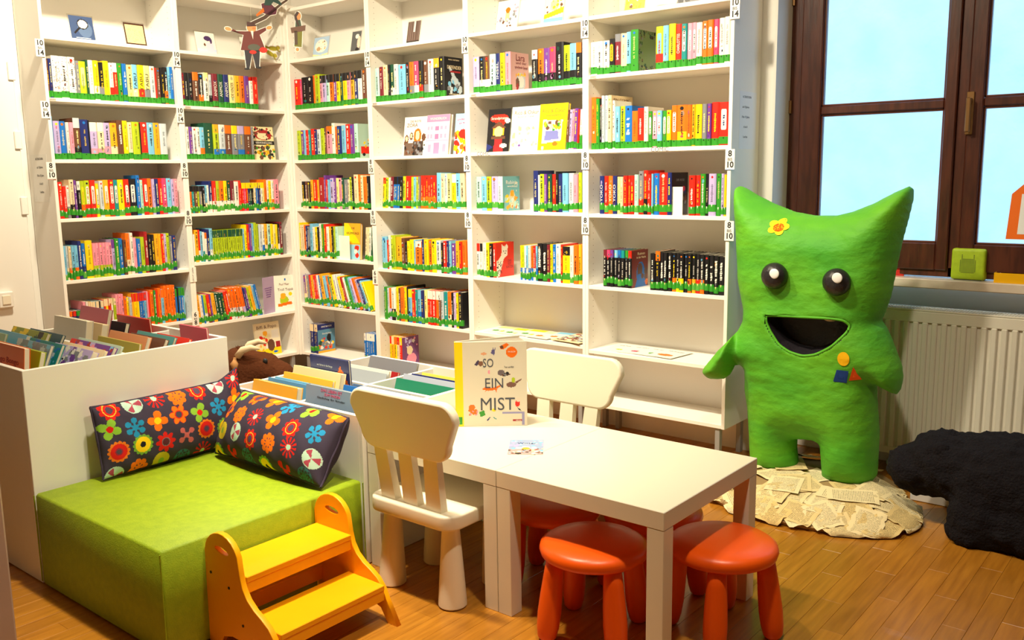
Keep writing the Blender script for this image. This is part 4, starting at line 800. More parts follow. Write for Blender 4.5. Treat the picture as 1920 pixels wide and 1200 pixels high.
# ================================================================= CUSHIONS
def flower(dx, dy, R, kind):
    """returns (mask, colour) layers for one printed flower"""
    r = np.sqrt(dx * dx + dy * dy) / R; a = np.arctan2(dy, dx)
    out = []
    def petals(n, k, col, lo=.62, p=1.0): out.append((r < (lo + (1 - lo) * np.abs(np.cos(n * a / 2 + k)) ** p), col))
    def disc(q, col): out.append((r < q, col))
    def knobs(n, col, off=0.):
        m = np.zeros_like(r, bool)
        for i in range(n):
            t = 2 * math.pi * i / n + off; px, py = .68 * math.cos(t), .68 * math.sin(t)
            m |= ((dx / R - px) ** 2 + (dy / R - py) ** 2 < .075)
            m |= (np.abs(dx / R * math.sin(t) - dy / R * math.cos(t)) < .1) & (r < .7) & ((dx / R) * math.cos(t) + (dy / R) * math.sin(t) > 0)
        out.append((m | (r < .26), col))
    OR, LG, RD, BL_, YL = C255(248, 116, 20), C255(140, 190, 56), C255(214, 32, 24), C255(36, 140, 190), C255(250, 206, 20)
    if kind == 'green4': petals(4, math.pi / 4, LG, .35, .7); disc(.3, RD)
    elif kind == 'blue6': knobs(6, BL_, .5)
    elif kind == 'orange4': petals(4, .3, OR, .35, .7); disc(.33, YL)
    elif kind == 'ring6': petals(6, .2, RD, .66); petals(6, .2, OR, .5, 1); disc(.42, RD); disc(.32, C255(76, 66, 84))
    elif kind == 'gear_red': petals(14, 0, C255(232, 120, 30), .84); disc(.74, RD); disc(.36, C255(150, 40, 60)); disc(.24, C255(80, 66, 84))
    elif kind == 'gear_yel': petals(14, 0, C255(120, 170, 60), .84); disc(.74, YL); disc(.28, C255(30, 28, 36))
    elif kind == 'red8': petals(8, 0, RD, .6); disc(.42, C255(120, 110, 120)); disc(.34, C255(90, 40, 50))
    elif kind == 'splat': knobs(4, C255(196, 96, 96), .6)
    elif kind == 'splatr': knobs(4, RD, .6)
    elif kind == 'star': out.append((r < .34 + .62 * (np.cos(12 * a) > .1), RD)); disc(.26, C255(170, 214, 190))
    elif kind == 'burst': knobs(8, OR, .1)
    elif kind == 'disc': disc(.9, C255(186, 216, 200)); out.append(((r < .8) & (np.cos(3 * a) > .35), C255(170, 70, 90)))
    elif kind == 'web': disc(.86, C255(54, 110, 126)); out.append(((r < .8) & ((np.cos(8 * a) > .5) ^ (np.abs(r - .5) < .1)), C255(58, 54, 74)))
    elif kind == 'egg': disc(.85, C255(196, 176, 40)); disc(.3, C255(130, 170, 60))
    elif kind == 'redring': petals(9, 0, RD, .72); disc(.62, C255(250, 190, 60)); disc(.54, RD); disc(.34, C255(84, 66, 88))
    return out
K1 = [['disc', 'burst', 'egg', 'web', 'star', 'egg', 'burst'], ['gear_red', 'gear_yel', 'red8', 'splat', 'gear_red', 'gear_yel', 'web'], ['green4', 'blue6', 'orange4', 'ring6', 'green4', 'blue6', 'orange4'], ['redring', 'disc', 'star', 'burst', 'redring', 'disc', 'star']]
K2 = [['gear_yel', 'splatr', 'web', 'gear_yel', 'splatr', 'web'], ['egg', 'disc', 'redring', 'burst', 'star', 'disc'], ['ring6', 'burst', 'star', 'orange4', 'redring', 'blue6'], ['green4', 'ring6', 'orange4', 'blue6', 'green4', 'orange4']]
def cushion(lab, O, Ud, Vd, Nd, L, H, Tk, kinds, seed, droop=.0, ear=1.0):
    nu, nv = 250, 120
    u = np.linspace(0, 1, nu + 1); v = np.linspace(0, 1, nv + 1); U, V = np.meshgrid(u, v)
    prof = (np.clip(np.sin(np.pi * U), 0, 1) ** .32) * (np.clip(np.sin(np.pi * V), 0, 1) ** .42)
    rng = np.random.RandomState(seed)
    wr = .004 * np.sin(U * 37 + 5 * V + seed) * np.sin(V * 9 + U * 6) * (1 - .6 * prof) + .003 * np.sin(U * 90 + seed) * (V > .8) * (V - .8) * 5
    pull = .012 * (1 - np.abs(2 * U - 1) ** 4)
    X = U * L + (.5 - U) * .012 * (1 - np.abs(2 * V - 1) ** 3); Z = V * H - pull * (V - .5) * 1.0
    Z = Z + ear * .035 * H / .26 * ((U > .85) * (U - .85) / .15) * V - droop * np.sin(np.pi * U) * V
    O, Ud, Vd, Nd = (np.array(q, float) for q in (O, Ud, Vd, Nd))
    Uc = (U[:-1, :-1] + U[1:, 1:]) / 2; Vc = (V[:-1, :-1] + V[1:, 1:]) / 2
    bg = np.array(C255(62, 54, 72)); A = np.empty(Uc.shape + (3,)); A[:] = bg
    rows = len(kinds); xs = Uc * L; zs = Vc * H
    for j, row in enumerate(kinds):
        n = len(row); 
        for i, kd in enumerate(row):
            cx = L * (i + .5 + (.12 if j % 2 else -.08)) / n; cz = H * (.06 + j + .07 * ((i * 7 + j) % 3 - 1)) / (rows - .75)
            R = min(L / n, H / (rows - .75)) * .49
            for m, col in flower(xs - cx, zs - cz, R, kd): A[m] = col
    def side(sg, A):
        P = O + X[..., None] * Ud + Z[..., None] * Vd + (sg * (Tk / 2) * prof + sg * wr + .0)[..., None] * Nd
        return P
    P1 = side(1, A)
    me = grid_mesh('front', P1, A, M['matte'], True); o = link('cushion', me); tag(o, lab, 'cushion', 'flowered cushions on the green seat cube')
    A2 = A[:, ::-1].copy(); P2 = side(-1, A)[:, ::-1]
    link('back_side', grid_mesh('back_side', P2, A2, M['matte'], True), o)
    sm = MB(); pts = [tuple(p) for p in P1[-1, ::10]]; sm.tube(pts, .004, 6, C255(70, 60, 80)); sm.tube([tuple(p) for p in P1[0, ::10]], .004, 6, C255(70, 60, 80)); sm.tube([tuple(p) for p in P1[::10, 0]], .004, 6, C255(70, 60, 80)); sm.tube([tuple(p) for p in P1[::10, -1]], .004, 6, C255(70, 60, 80))
    sm.obj('seam', M['matte'], o)
    return o
def nrm(v): v = Vector(v).normalized(); return tuple(v)
V1 = nrm((-.05, 0, .24)); cushion('flowered dark cushion lying lengthways against the tall white bin', (1.972, -2.40, .346), (0, 1, 0), V1, nrm((.24, 0, .05)), .61, .262, .115, K1, 2)
V2 = nrm((0, .13, .20)); cushion('flowered dark cushion in front of the low white bin', (2.03, -1.985, .352), nrm((1, -.01, 0)), V2, nrm((0, -.22, .13)), .64, .262, .19, K2, 5, .0, -.3)

# ================================================================= STEP STOOL
st = thing('step_stool', 'yellow wooden two-step stool with handle holes in its sides', 'step stool', (2.70, -2.2475, 0))
prof = [(0.0, 0.0), (.004, .30)] + [(.088 + .084 * math.cos(R_(a)) , .290 + .078 * math.sin(R_(a))) for a in range(170, 5, -15)] + [(.175, .262), (.185, .225), (.205, .195), (.235, .172), (.27, .155), (.30, .137), (.322, .112), (.338, .08), (.385, .0), (.345, .0), (.315, .045), (.27, .058), (.12, .058), (.075, .045), (.045, .0)]
hole = [(p[0], p[1]) for p in ell(.092, .318, .036, .0115, 18, -.12)]
pm = plate([prof, hole], .018, 'side_panel', M['yellow'], .002)
for y in (-.2065, .2065):
    s = link('side_panel', pm, st, T((0, y, 0)) @ FRONT)
for nm, x0, x1, z in (('upper_tread', .012, .186, .255), ('lower_tread', .165, .336, .125)):
    MB().box(x0, x1, -.1975, .1975, z - .018, z, b=.002).obj(nm, M['yellow'], st)
    MB().box(x1 - .02, x1 - .003, -.1975, .1975, z - .052, z - .018, b=.0015).obj('riser', M['yellow'], st)
MB().box(.012, .03, -.1975, .1975, .06, .11, b=.0015).obj('back_rail', M['yellow'], st)
for x, z in ((.03, .235), (.12, .21), (.18, .11), (.285, .085)):
    MB().lathe([(.0045, 0), (.0045, .0015)], 10).obj('screw', M['black'], st, mw=T((x, -.2157, z)) @ RX(R_(90)))

# ================================================================= TABLES
def table(x0, x1, lab):
    y0, y1, h = -1.782, -1.176, .4775
    t = thing('play_table', lab, 'table', (x0, y0, 0), 0, 'two white tables pushed together'); W, L = x1 - x0, y1 - y0
    MB().box(0, W, 0, L, h - .054, h, b=.0018).obj('tabletop', M['table'], t)
    for lx in (.0005, W - .0545):
        for ly in (.0005, L - .0545): MB().box(lx, lx + .054, ly, ly + .054, 0, h - .0545, b=.0015).obj('leg', M['table'], t)
    return t
table(2.6745, 3.2745, 'white square table at left, under the standing big book')
table(3.2765, 3.877, 'white square table at right with orange stools under it')
# big standing picture book, opened a little
sb = thing('picture_book', 'large cream picture book titled SO EIN MIST standing open on the table', 'book', (2.838, -1.486, .4778), math.atan2(.168, .2))
BW, BH = .262, .318; CR = C255(222, 212, 192)
fc = MB().box(0, BW, 0, .003, 0, BH, CR, b=.0008).obj('front_cover', M['print'], sb)
art = [('r', 0, 0, .105, 1, 'y'), ('r', .03, .02, .085, .11, 'g'),
       ('e', .79, .875, .078, .064, 'o'), ('t', [(.62, .945), (.72, .985), (.76, .96), (.68, .91), (.64, .91)], 'o'), ('e', .655, .935, .025, .02, 'n'), ('t', [(.26, .735), (.32, .785), (.35, .76), (.3, .72)], C255(70, 60, 90)), ('e', .355, .745, .035, .03, C255(130, 90, 70)),
       ('t', [(.5, .87), (.52, .91), (.55, .91), (.56, .87), (.54, .84)], C255(96, 90, 140)), ('t', [(.53, .91), (.525, .95), (.54, .91)], C255(96, 90, 140)), ('t', [(.55, .91), (.57, .95), (.56, .9)], C255(96, 90, 140)), ('e', .4, .86, .04, .016, C255(226, 160, 120)),
       ('e', .64, .635, .05, .035, C255(110, 96, 100)), ('s', .66, .60, .78, .64, 12, .005, 'kns'), ('e', .47, .645, .014, .025, 'p'),
       ('t', [(.36, .44), (.42, .47), (.5, .455), (.6, .48), (.66, .49), (.6, .455), (.55, .43), (.46, .42)], 'o'), ('t', [(.42, .43), (.4, .4), (.43, .42)], 'o'), ('t', [(.55, .43), (.57, .4), (.58, .44)], 'o'), ('e', .78, .49, .07, .032, C255(120, 84, 72)), ('e', .81, .545, .025, .03, 'l'), ('t', [(.85, .5), (.93, .55), (.92, .56), (.83, .52)], C255(120, 84, 72)),
       ('e', .865, .265, .035, .04, 'r'), ('e', .875, .31, .03, .026, C255(236, 210, 190)), ('t', [(.86, .22), (.9, .2), (.92, .17), (.88, .19)], 'k'), ('e', .22, .225, .045, .035, 'o'), ('s', .18, .12, .3, .2, 16, .004, 'op'), ('t', [(.32, .17), (.39, .19), (.41, .13), (.34, .11)], 'g'), ('e', .53, .19, .028, .02, 'y'),
       ('t', [(.42, .07), (.47, .11), (.48, .1), (.44, .06)], 'B'), ('t', [(.52, .11), (.57, .085), (.56, .075), (.52, .1)], 't'), ('r', .65, .142, .96, .168, C255(150, 146, 190)), ('r', .925, .01, .965, .168, C255(150, 146, 190)), ('r', .80, .05, .93, .078, 'R')]
print_sheet(BW - .001, BH - .001, CR, art, fc, T((.0005, -.0004, .0005)) @ FRONT, 'cover_print', .0024, 3)
GR = C255(72, 76, 88)
for s, sz, u, v, wd in (('SO', .046, .46, .745, .038), ('EIN', .054, .54, .505, .066), ('MIST', .068, .58, .255, .126)): text(s, sz, fc, T((u * BW, -.0009, v * BH)) @ FRONT, GR, 'cover_title', width=wd)
text('Text und Bild', .008, fc, T((.75 * BW, -.0009, .70 * BH)) @ FRONT, GR, 'cover_lettering', width=.035); text('EIN BUCH', .008, fc, T((.79 * BW, -.0009, .878 * BH)) @ FRONT, PAL['w'], 'cover_lettering', width=.026); text('VERLAG', .006, fc, T((.875 * BW, -.0009, .063 * BH)) @ FRONT, PAL['w'], 'cover_lettering', width=.02)
MB().box(0, BW, 0, .003, 0, BH, CR, b=.0008).obj('back_cover', M['print'], sb, mw=T((0, .016, 0)) @ RZ(R_(24)))
MB().box(-.003, .001, .0, .018, 0, BH, PAL['y'], b=.0008).obj('spine', M['print'], sb)
for k, a in enumerate((3, 5, 8, 13, 18)): MB().box(.004, BW - .006, 0, .0018, .004, BH - .004, C255(240, 234, 220)).obj('page', M['print'], sb, mw=T((0, .004 + .002 * k, 0)) @ RZ(R_(a)))
pc = MB().box(0, .118, 0, .165, 0, .0008, 'w' and PAL['w']).obj('picture_card', M['print'], None, mw=T((3.202, -1.634, .4778)) @ RZ(R_(36))); tag(pc, 'small blue and pink picture card lying flat on the white table', 'card')
print_sheet(.118, .165, C255(150, 168, 206), [('r', 0, 0, 1, .35, C255(206, 160, 160)), ('s', 0, .05, 1, .42, 44, .006, 'kawcRn'), ('s', 0, .45, 1, 1, 30, .006, 'cVS'), ('e', .5, .38, .12, .08, 'O'), ('e', .3, .42, .1, .06, 'w'), ('e', .72, .4, .1, .06, 'w'), ('s', .3, .68, .8, .78, 14, .004, 'bSc')], pc, T((0, 0, .0011)), 'card_print', .003, 9)
text('Winter', .022, pc, T((.06, .122, .0015)), PAL['B'], 'lettering', width=.065)

# ================================================================= CHAIRS
def chair(lab, loc, rz, tint):
    """child's chair facing local +Y (the seat is in front of the backrest)"""
    o = thing('children_chair', lab, 'chair', loc, rz, "white children's chairs at the table"); p = M['plastic']
    link('seat', plate([rrect(-.188, .188, -.02, .31, .05)], .05, 'seat', p, .008), o, T((0, 0, .302)))
    for m in o.children: autosmooth(m)
    for sx in (-1, 1):
        for y in (.035, .255):
            lg = MB().lathe([(.042, 0), (.0475, .006), (.0465, .03), (.028, .284)], 24, (0, 0, 0)).obj('leg', p, o, mw=T((sx * .142, y, 0)) @ Matrix(((1, 0, -sx * .05, 0), (0, 1, (.05 if y > .1 else -.05) * -1, 0), (0, 0, 1, 0), (0, 0, 0, 1)))); autosmooth(lg)
    for sx in (-.105, 0, .105):
        MB().add([(sx * 1.0 + q * .033, y, z) for q, y, z in ((-1, -.004, .327), (1, -.004, .327), (1, .026, .327), (-1, .026, .327))] + [(sx * 1.12 + q * .029, y - .03, .56) for q, y in ((-1, -.002), (1, -.002), (1, .022), (-1, .022))], [(0, 3, 2, 1), (4, 5, 6, 7), (0, 1, 5, 4), (1, 2, 6, 5), (2, 3, 7, 6), (3, 0, 4, 7)]).obj('slat', p, o)
    r = .05; pts = []
    for (cx, cz, a0, a1) in ((.232 - r, .70 - r, 0, 85), (-.232 + r, .70 - r, 95, 180), (-.192 + r, .515 + r, 180, 268), (.192 - r, .515 + r, 272, 360)):
        for i in range(7):
            a = R_(a0 + (a1 - a0) * i / 6); pts.append((cx + r * math.cos(a), cz + r * math.sin(a)))
    bk = link('backrest', plate([pts], .032, 'backrest', p, .008), o, T((0, .035, 0)) @ RX(R_(5.5)) @ FRONT); autosmooth(bk)
    return o
chair("white children's chair in front, its back to the camera, tucked under the left table", (2.985, -1.872, 0), 0, 0)
chair("white children's chair behind the table, half hidden by the standing book", (3.035, -1.062, 0), R_(180), 0)

# ================================================================= STOOLS
def stool_parts(o):
    p = M['orange']
    s = MB().lathe([(.118, .246), (.150, .250), (.163, .258), (.167, .272), (.163, .286), (.148, .296), (.10, .301), (.04, .3025), (.001, .303)], 40).obj('seat', p, o, smooth=True)
    for k in range(4):
        a = R_(90 * k + 45); t = .32
        prof = [(.012, 0), (.022, .003), (.029, .012), (.034, .04), (.036, .085), (.034, .14), (.030, .20), (.026, .256)]
        MB().lathe(prof, 18).obj('leg', p, o, smooth=True, mw=T((.158 * math.cos(a), .158 * math.sin(a), 0)) @ Matrix(((1, 0, -math.cos(a) * .24, 0), (0, 1, -math.sin(a) * .24, 0), (0, 0, 1, 0), (0, 0, 0, 1))))
proto = None
for lab, x, y, a in (('orange plastic stool in front, half under the right table', 3.585, -1.69, -121 - 45), ('orange plastic stool sticking out right of the table', 3.893, -1.452, 20 - 45), ('orange stool in shade behind the front one, beside the middle table legs', 3.285, -1.49, 15), ('orange stool in shade under the table, behind the right stool', 3.585, -1.338, -20)):
    if proto is None:
        proto = thing('stool', lab, 'stool', (x, y, 0), R_(a), 'orange stools at the table'); stool_parts(proto)
    else:
        q = proto.copy(); COL.objects.link(q); q.location = (x, y, 0); q.rotation_euler = (0, 0, R_(a)); q['label'] = lab
        for ch in list(proto.children):
            d = ch.copy(); COL.objects.link(d); d.parent = q

# ================================================================= RADIATOR AND SILL
rad = thing('radiator', 'white ribbed panel radiator under the window sill', 'radiator', (3.42, .40, 0))
RWX = 1.36; cream = mat('radiator_enamel', C255(240, 234, 220), .35)
MB().box(0, RWX, .0115, .016, .085, .765).box(0, RWX, .0, .012, .085, .118, b=.003).box(0, RWX, .0, .012, .715, .765, b=.003).box(0, RWX, .1, .112, .085, .765, b=.002).obj('front_panel', cream, rad)
rib = MB().box(0, .024, -.002, .012, .116, .717, b=.004).mesh('rib', cream)
k = 0
while .012 + k * .040 < RWX - .03:
    link('rib', rib, rad, T((.010 + k * .040, 0, 0))); k += 1
MB().box(0, .004, .012, .1, .085, .77).box(RWX - .004, RWX, .012, .1, .085, .77).obj('side_panel', cream, rad)
gr = MB()
gr.box(0, RWX, 0, .014, .766, .774, b=.002); gr.box(0, RWX, .098, .112, .766, .774, b=.002)
for i in range(int(RWX / .013)): gr.box(.004 + i * .013, .004 + i * .013 + .0055, .014, .098, .769, .773)
for yy in (.04, .07): gr.box(0, RWX, yy, yy + .004, .768, .7735)
o = gr.obj('top_grille', cream, rad)
MB().box(.02, RWX - .02, .03, .09, .10, .74).obj('convector', M['black'], rad)
for xx in (.12, RWX - .14):
    MB().box(xx, xx + .03, .112, .136, .15, .7).obj('bracket', cream, rad)
    MB().tube([(xx, .06, .09), (xx, .06, 0.0)], .009, 10).obj('pipe', cream, rad)
cbl = MB().tube([(3.548, .395, .20), (3.550, .385, .10), (3.556, .34, .03), (3.585, .318, .005), (3.60, .25, .004)], .0025, 6).obj('cable', M['black']); tag(cbl, 'thin dark cable hanging from the radiator behind the green monster', 'cable')
wb = thing('floor_box', 'low white box on the floor behind the black plush bear', 'box', (4.03, .062, 0))
MB().box(0, .5, 0, .2, 0.002, .12, b=.002).obj('body', M['white'], wb); MB().box(-.003, .503, -.003, .203, .12, .128, b=.002).obj('lid', M['white'], wb)

limem = noise_mat('lime_fabric', C255(150, 176, 16), C255(160, 186, 22), 60, .6)
sp = thing('cube_speaker', 'lime green cube speaker with two ears on the window sill', 'speaker', (4.117, .468, .9142), R_(-2))
b = bmesh.new(); bmesh.ops.create_cube(b, size=1); bmesh.ops.scale(b, vec=(.138, .085, .136), verts=b.verts); bmesh.ops.bevel(b, geom=b.edges[:], offset=.014, segments=4, affect='EDGES', profile=.6); bmesh.ops.translate(b, vec=(0, 0, .07), verts=b.verts)
me = bpy.data.meshes.new('body'); b.to_mesh(me); b.free(); me.materials.append(limem); o = link('body', me, sp); me.polygons.foreach_set('use_smooth', [True] * len(me.polygons))
MB().box(-.055, .055, -.036, .036, 0, .003).obj('foot', M['black'], sp)
ho = MB()
for i in range(13):
    for j in range(14):
        u, v = (i - 6) / 6, j / 13
        ins = (u * u + (v * 1.6 - .62) ** 2 < .95 and v < .8) or (v >= .66 and abs(abs(u) - .66) < (1.06 - v) * .55)
        if ins: ho.add([(u * .036 + .0021 * math.cos(R_(60 * q)), -.0432, .034 + v * .076 + .0021 * math.sin(R_(60 * q))) for q in range(6)], [tuple(range(6))])
o = ho.obj('speaker_holes', M['black'], sp); o['kind'] = 'stuff'
for sx in (-1, 1):
    MB().add([(sx * .022 - .011, -.006, .137), (sx * .022 + .011, -.006, .137), (sx * .022 + sx * .006, -.004, .156), (sx * .022 - .011, .006, .137), (sx * .022 + .011, .006, .137), (sx * .022 + sx * .006, .004, .156)], [(0, 1, 2), (5, 4, 3), (0, 3, 4, 1), (1, 4, 5, 2), (2, 5, 3, 0)]).obj('ear', mat('dark_ear', C255(84, 80, 82), .6), sp)
tr = thing('tray', 'yellow open tray at the right end of the window sill', 'tray', (4.225, .405, .9142)); ty = mat('yellow_plastic', C255(246, 186, 0), .4)
MB().box(0, .3, 0, .085, 0, .003).box(0, .3, 0, .003, .003, .042).box(0, .3, .082, .085, .003, .042).box(0, .003, .003, .082, .003, .042).box(.297, .3, .003, .082, .003, .042).obj('tray_body', ty, tr)
for k, c in enumerate(('w', 'B', 'w')):
    pts = [(4.225 + .07 + .055 * math.cos(R_(q)), .447 + .028 * math.sin(R_(q)), .9142 + .04 + .004 * k + .004 * math.sin(R_(q))) for q in range(0, 181, 15)]
    o = MB().tube(pts, .0035, 6, PAL[c]).obj('headband', M['print']); tag(o, ('lower white band', 'dark blue band', 'upper white band')[k] + ' curled in the yellow tray on the sill', 'band')
rd = thing('booklet', 'small red booklet standing on the sill behind the green monster', 'booklet', (3.768, .452, .9142), R_(8))
MB().box(0, .075, 0, .0015, 0, .075).box(0, .075, .0105, .012, 0, .075).box(0, .0015, .0015, .0105, 0, .075).obj('cover', mat('red_card', C255(206, 38, 30), .5), rd); MB().box(.002, .073, .002, .010, .001, .074).obj('pages', M['pages'], rd)
sg = thing('house_sign', 'orange house-shaped paper sign stuck on the right window pane', 'sign', (4.252, .4425, 1.098)); og = mat('orange_card', C255(240, 110, 8), .6)
link('card', plate([[(0, 0), (.30, 0), (.30, .20), (.20, .27), (.15, .30), (.10, .275), (.012, .19)]], .0012, 'card', og), sg, FRONT)
ins = link('inner_sheet', plate([[(.042, .022), (.255, .022), (.255, .19), (.05, .19)]], .0006, 'inner_sheet', mat('white_card', C255(236, 240, 244), .6)), sg, T((0, -.0010, 0)) @ FRONT)
text('Bitte', .03, sg, T((.15, -.0016, .16)) @ FRONT, name='lettering'); text('nicht auf die', .02, sg, T((.15, -.0016, .115)) @ FRONT); text('Fensterbank', .022, sg, T((.15, -.0016, .08)) @ FRONT); text('setzen', .02, sg, T((.15, -.0016, .045)) @ FRONT)

# ================================================================= GREEN MONSTER
BODY = [(3.226,1.324),(3.245,1.331),(3.263,1.326),(3.327,1.291),(3.403,1.256),(3.502,1.220),(3.597,1.205),(3.689,1.207),(3.755,1.224),(3.841,1.260),(3.923,1.306),(3.973,1.329),(3.988,1.319),(3.989,1.274),(3.976,1.199),(3.958,1.112),(3.944,1.024),(3.935,0.958),(3.924,0.879),(3.906,0.811),(3.891,0.771),(3.912,0.746),(3.936,0.698),(3.960,0.642),(3.982,0.588),(3.989,0.544),(3.985,0.491),(3.971,0.468),(3.941,0.478),(3.903,0.493),(3.885,0.502),(3.892,0.413),(3.903,0.314),(3.908,0.268),(3.908,0.176),(3.907,0.100),(3.875,0.05),(3.826,0.036),(3.752,0.036),(3.678,0.05),(3.670,0.137),(3.662,0.202),(3.631,0.211),(3.548,0.202),(3.547,0.149),(3.558,0.076),(3.524,0.046),(3.474,0.023),(3.410,0.018),(3.346,0.021),(3.338,0.110),(3.330,0.217),(3.319,0.325),(3.303,0.410),(3.303,0.496),(3.281,0.511),(3.236,0.500),(3.216,0.454),(3.189,0.430),(3.123,0.421),(3.083,0.453),(3.094,0.480),(3.167,0.574),(3.219,0.628),(3.263,0.676),(3.288,0.728),(3.289,0.778),(3.277,0.819),(3.256,0.916),(3.248,1.039),(3.240,1.136),(3.229,1.232)]
MOUTH = [(3.452,0.777),(3.532,0.781),(3.602,0.783),(3.738,0.788),(3.783,0.783),(3.808,0.761),(3.796,0.729),(3.744,0.669),(3.677,0.627),(3.620,0.614),(3.561,0.626),(3.512,0.655),(3.474,0.706),(3.456,0.744)]
def polyfield(P, X, Z):
    """inside mask, distance and closest boundary point of polygon P"""
    P = np.array(P); ins = np.zeros(X.shape, bool); best = np.full(X.shape, 1e9); bx = np.zeros_like(X); bz = np.zeros_like(X)
    for i in range(len(P)):
        (x1, z1), (x2, z2) = P[i - 1], P[i]
        if z1 != z2: ins ^= ((z1 > Z) != (z2 > Z)) & (X < (x2 - x1) * (Z - z1) / (z2 - z1) + x1)
        dx, dz = x2 - x1, z2 - z1; t = np.clip(((X - x1) * dx + (Z - z1) * dz) / (dx * dx + dz * dz + 1e-12), 0, 1)
        qx, qz = x1 + t * dx, z1 + t * dz; d = np.hypot(X - qx, Z - qz); m = d < best
        best[m] = d[m]; bx[m] = qx[m]; bz[m] = qz[m]
    return ins, best, bx, bz
mon = thing('monster_sculpture', 'big bright green papier-mache monster with pointed ears and open black mouth', 'sculpture', (3.6, 0, 0))
S = .006
X, Z = np.meshgrid(np.arange(3.05, 4.03, S), np.arange(-.01, 1.36, S))
ins, dist, bx, bz = polyfield(BODY, X, Z)
TT, DD = .155, .17
q = 1 - np.clip(dist / DD, 0, 1); th = np.where(ins, TT * np.sqrt(np.clip(1 - q * q, 0, 1)), 0)
for _ in range(14):
    p = np.pad(th, 1); avg = (p[:-2, 1:-1] + p[2:, 1:-1] + p[1:-1, :-2] + p[1:-1, 2:]) / 4
    wgt = np.clip(dist / .03, 0, 1) * .9
    th = np.where(ins, th * (1 - wgt) + avg * wgt, 0)
mi, md, _, _ = polyfield(MOUTH, X, Z)
sd = np.where(mi, md, -md); mfac = np.clip((sd + .004) / .022, 0, 1); mfac = mfac * mfac * (3 - 2 * mfac)
def wob(x, z, s, o=0): return mnoise.noise((x * s + o, z * s * 1.4, o * 3.1))
W1 = np.vectorize(lambda x, z: wob(x, z, 9) * .006 + wob(x, z, 26, 5) * .0022)(X, Z)
lip = np.exp(-((sd + .012) / .016) ** 2) * .002 * (~mi)
belly = -.010 / (1 + np.exp(-(Z - (.465 + .02 * np.sin((X - 3.3) * 6))) / .008)) * np.clip((3.62 - X) / .15, 0, 1)    # overlapping paper seam at the belly
YF = -(th + np.where(ins, (W1 + lip - belly) * np.clip(dist / .05, 0, 1), 0)) + mfac * .13
YBK = th * .95 + np.where(ins, W1 * np.clip(dist / .05, 0, 1), 0)
PX = np.where(ins, X, bx); PZ = np.where(ins, Z, bz)
ny, nx = X.shape
cell = ins[:-1, :-1] | ins[1:, :-1] | ins[:-1, 1:] | ins[1:, 1:]
GR1, GR2, GR3 = np.array(C255(66, 162, 40)), np.array(C255(112, 188, 34)), np.array(C255(36, 128, 46))
vf, vb = {}, {}
bv = []
def vid(r, c, back):
    d = vb if (back and ins[r, c]) else vf
    if (r, c) not in d:
        d[r, c] = len(bv); bv.append((PX[r, c] - 3.6, YBK[r, c] if (back and ins[r, c]) else (YF[r, c] if ins[r, c] else 0.0), PZ[r, c]))
    return d[r, c]
bf, bc, mf, mcol = [], [], [], []
for r in range(ny - 1):
    for c in range(nx - 1):
        if not cell[r, c]: continue
        x, z = X[r, c], Z[r, c]
        n1 = wob(x, z, 5, 2) * .5 + .5; n2 = np.clip(wob(x * .5, z * 2.2, 14, 9) * .8 + .5, 0, 1)
        col = GR1 * (1 - n1) + GR2 * n1; col = col * (.75 + .25 * n2) + GR3 * (.25 - .25 * n2)
        f = (vid(r, c, 0), vid(r, c + 1, 0), vid(r + 1, c + 1, 0), vid(r + 1, c, 0))
        if sd[r, c] > -.006 and sd[r + 1, c + 1] > -.006: mf.append(f); mcol.append(C255(34, 30, 36))
        else: bf.append(f); bc.append(tuple(col))
        bf.append((vid(r, c, 1), vid(r + 1, c, 1), vid(r + 1, c + 1, 1), vid(r, c + 1, 1))); bc.append(tuple(col))
def reach(p):
    # the left arm is held forward, clear of the bookcase
    x, y, z = p; s_ = min(max((3.315 - (x + 3.6)) / .11, 0), 1) * min(max((.74 - z) / .10, 0), 1); s_ = s_ * s_ * (3 - 2 * s_) * .034
    return (x + (5.0446 - 3.6 - x) * s_, y + (-3.8652 - y) * s_, z + (1.3973 - z) * s_)
bv = [reach(p) for p in bv]
mb = MB(); mb.v = bv; mb.f = bf; mb.c = bc
M['monster'] = mat('painted_papier_mache', rough=.62, attr=True, spec=.35, bump=(22, .55, 5, (1, 1, 1.5)))
bo = mb.obj('body', M['monster'], mon, True); bo.data.validate()
mb2 = MB(); used = {}; 
for f in mf:
    for i in f: used.setdefault(i, len(used))
mb2.v = [None] * len(used)
for i, j in used.items(): mb2.v[j] = bv[i]
mb2.f = [tuple(used[i] for i in f) for f in mf]; mb2.c = mcol
mo_ = mb2.obj('mouth', mat('black_papier_mache', C255(36, 32, 38), .45, bump=(30, .5, 4)), mon, True); mo_['label'] = 'open black mouth cavity'
def _bil(x, z):
    c = min(max((x - 3.05) / S, 0), nx - 2); r = min(max((z + .01) / S, 0), ny - 2); i, j = int(c), int(r); u, v = c - i, r - j
    f = lambda a, b: -(th[a, b] + W1[a, b] + lip[a, b])
    return (f(j, i) * (1 - u) + f(j, i + 1) * u) * (1 - v) + (f(j + 1, i) * (1 - u) + f(j + 1, i + 1) * u) * v
rim = []
for i in range(len(MOUTH)):
    (x1, z1), (x2, z2) = MOUTH[i], MOUTH[(i + 1) % len(MOUTH)]
    for k in range(6):
        t = k / 6; x, z = x1 + (x2 - x1) * t, z1 + (z2 - z1) * t; rim.append(Vector((x - 3.6, _bil(x, z) + .002, z)))
for _ in range(3): rim = [(rim[i - 1] + rim[i] * 2 + rim[(i + 1) % len(rim)]) / 4 for i in range(len(rim))]
MB().tube(rim + rim[:2], .006, 8, tuple(GR1 * .6 + GR2 * .4)).obj('lip', M['monster'], mon, True)['label'] = 'thin green lip round the mouth'
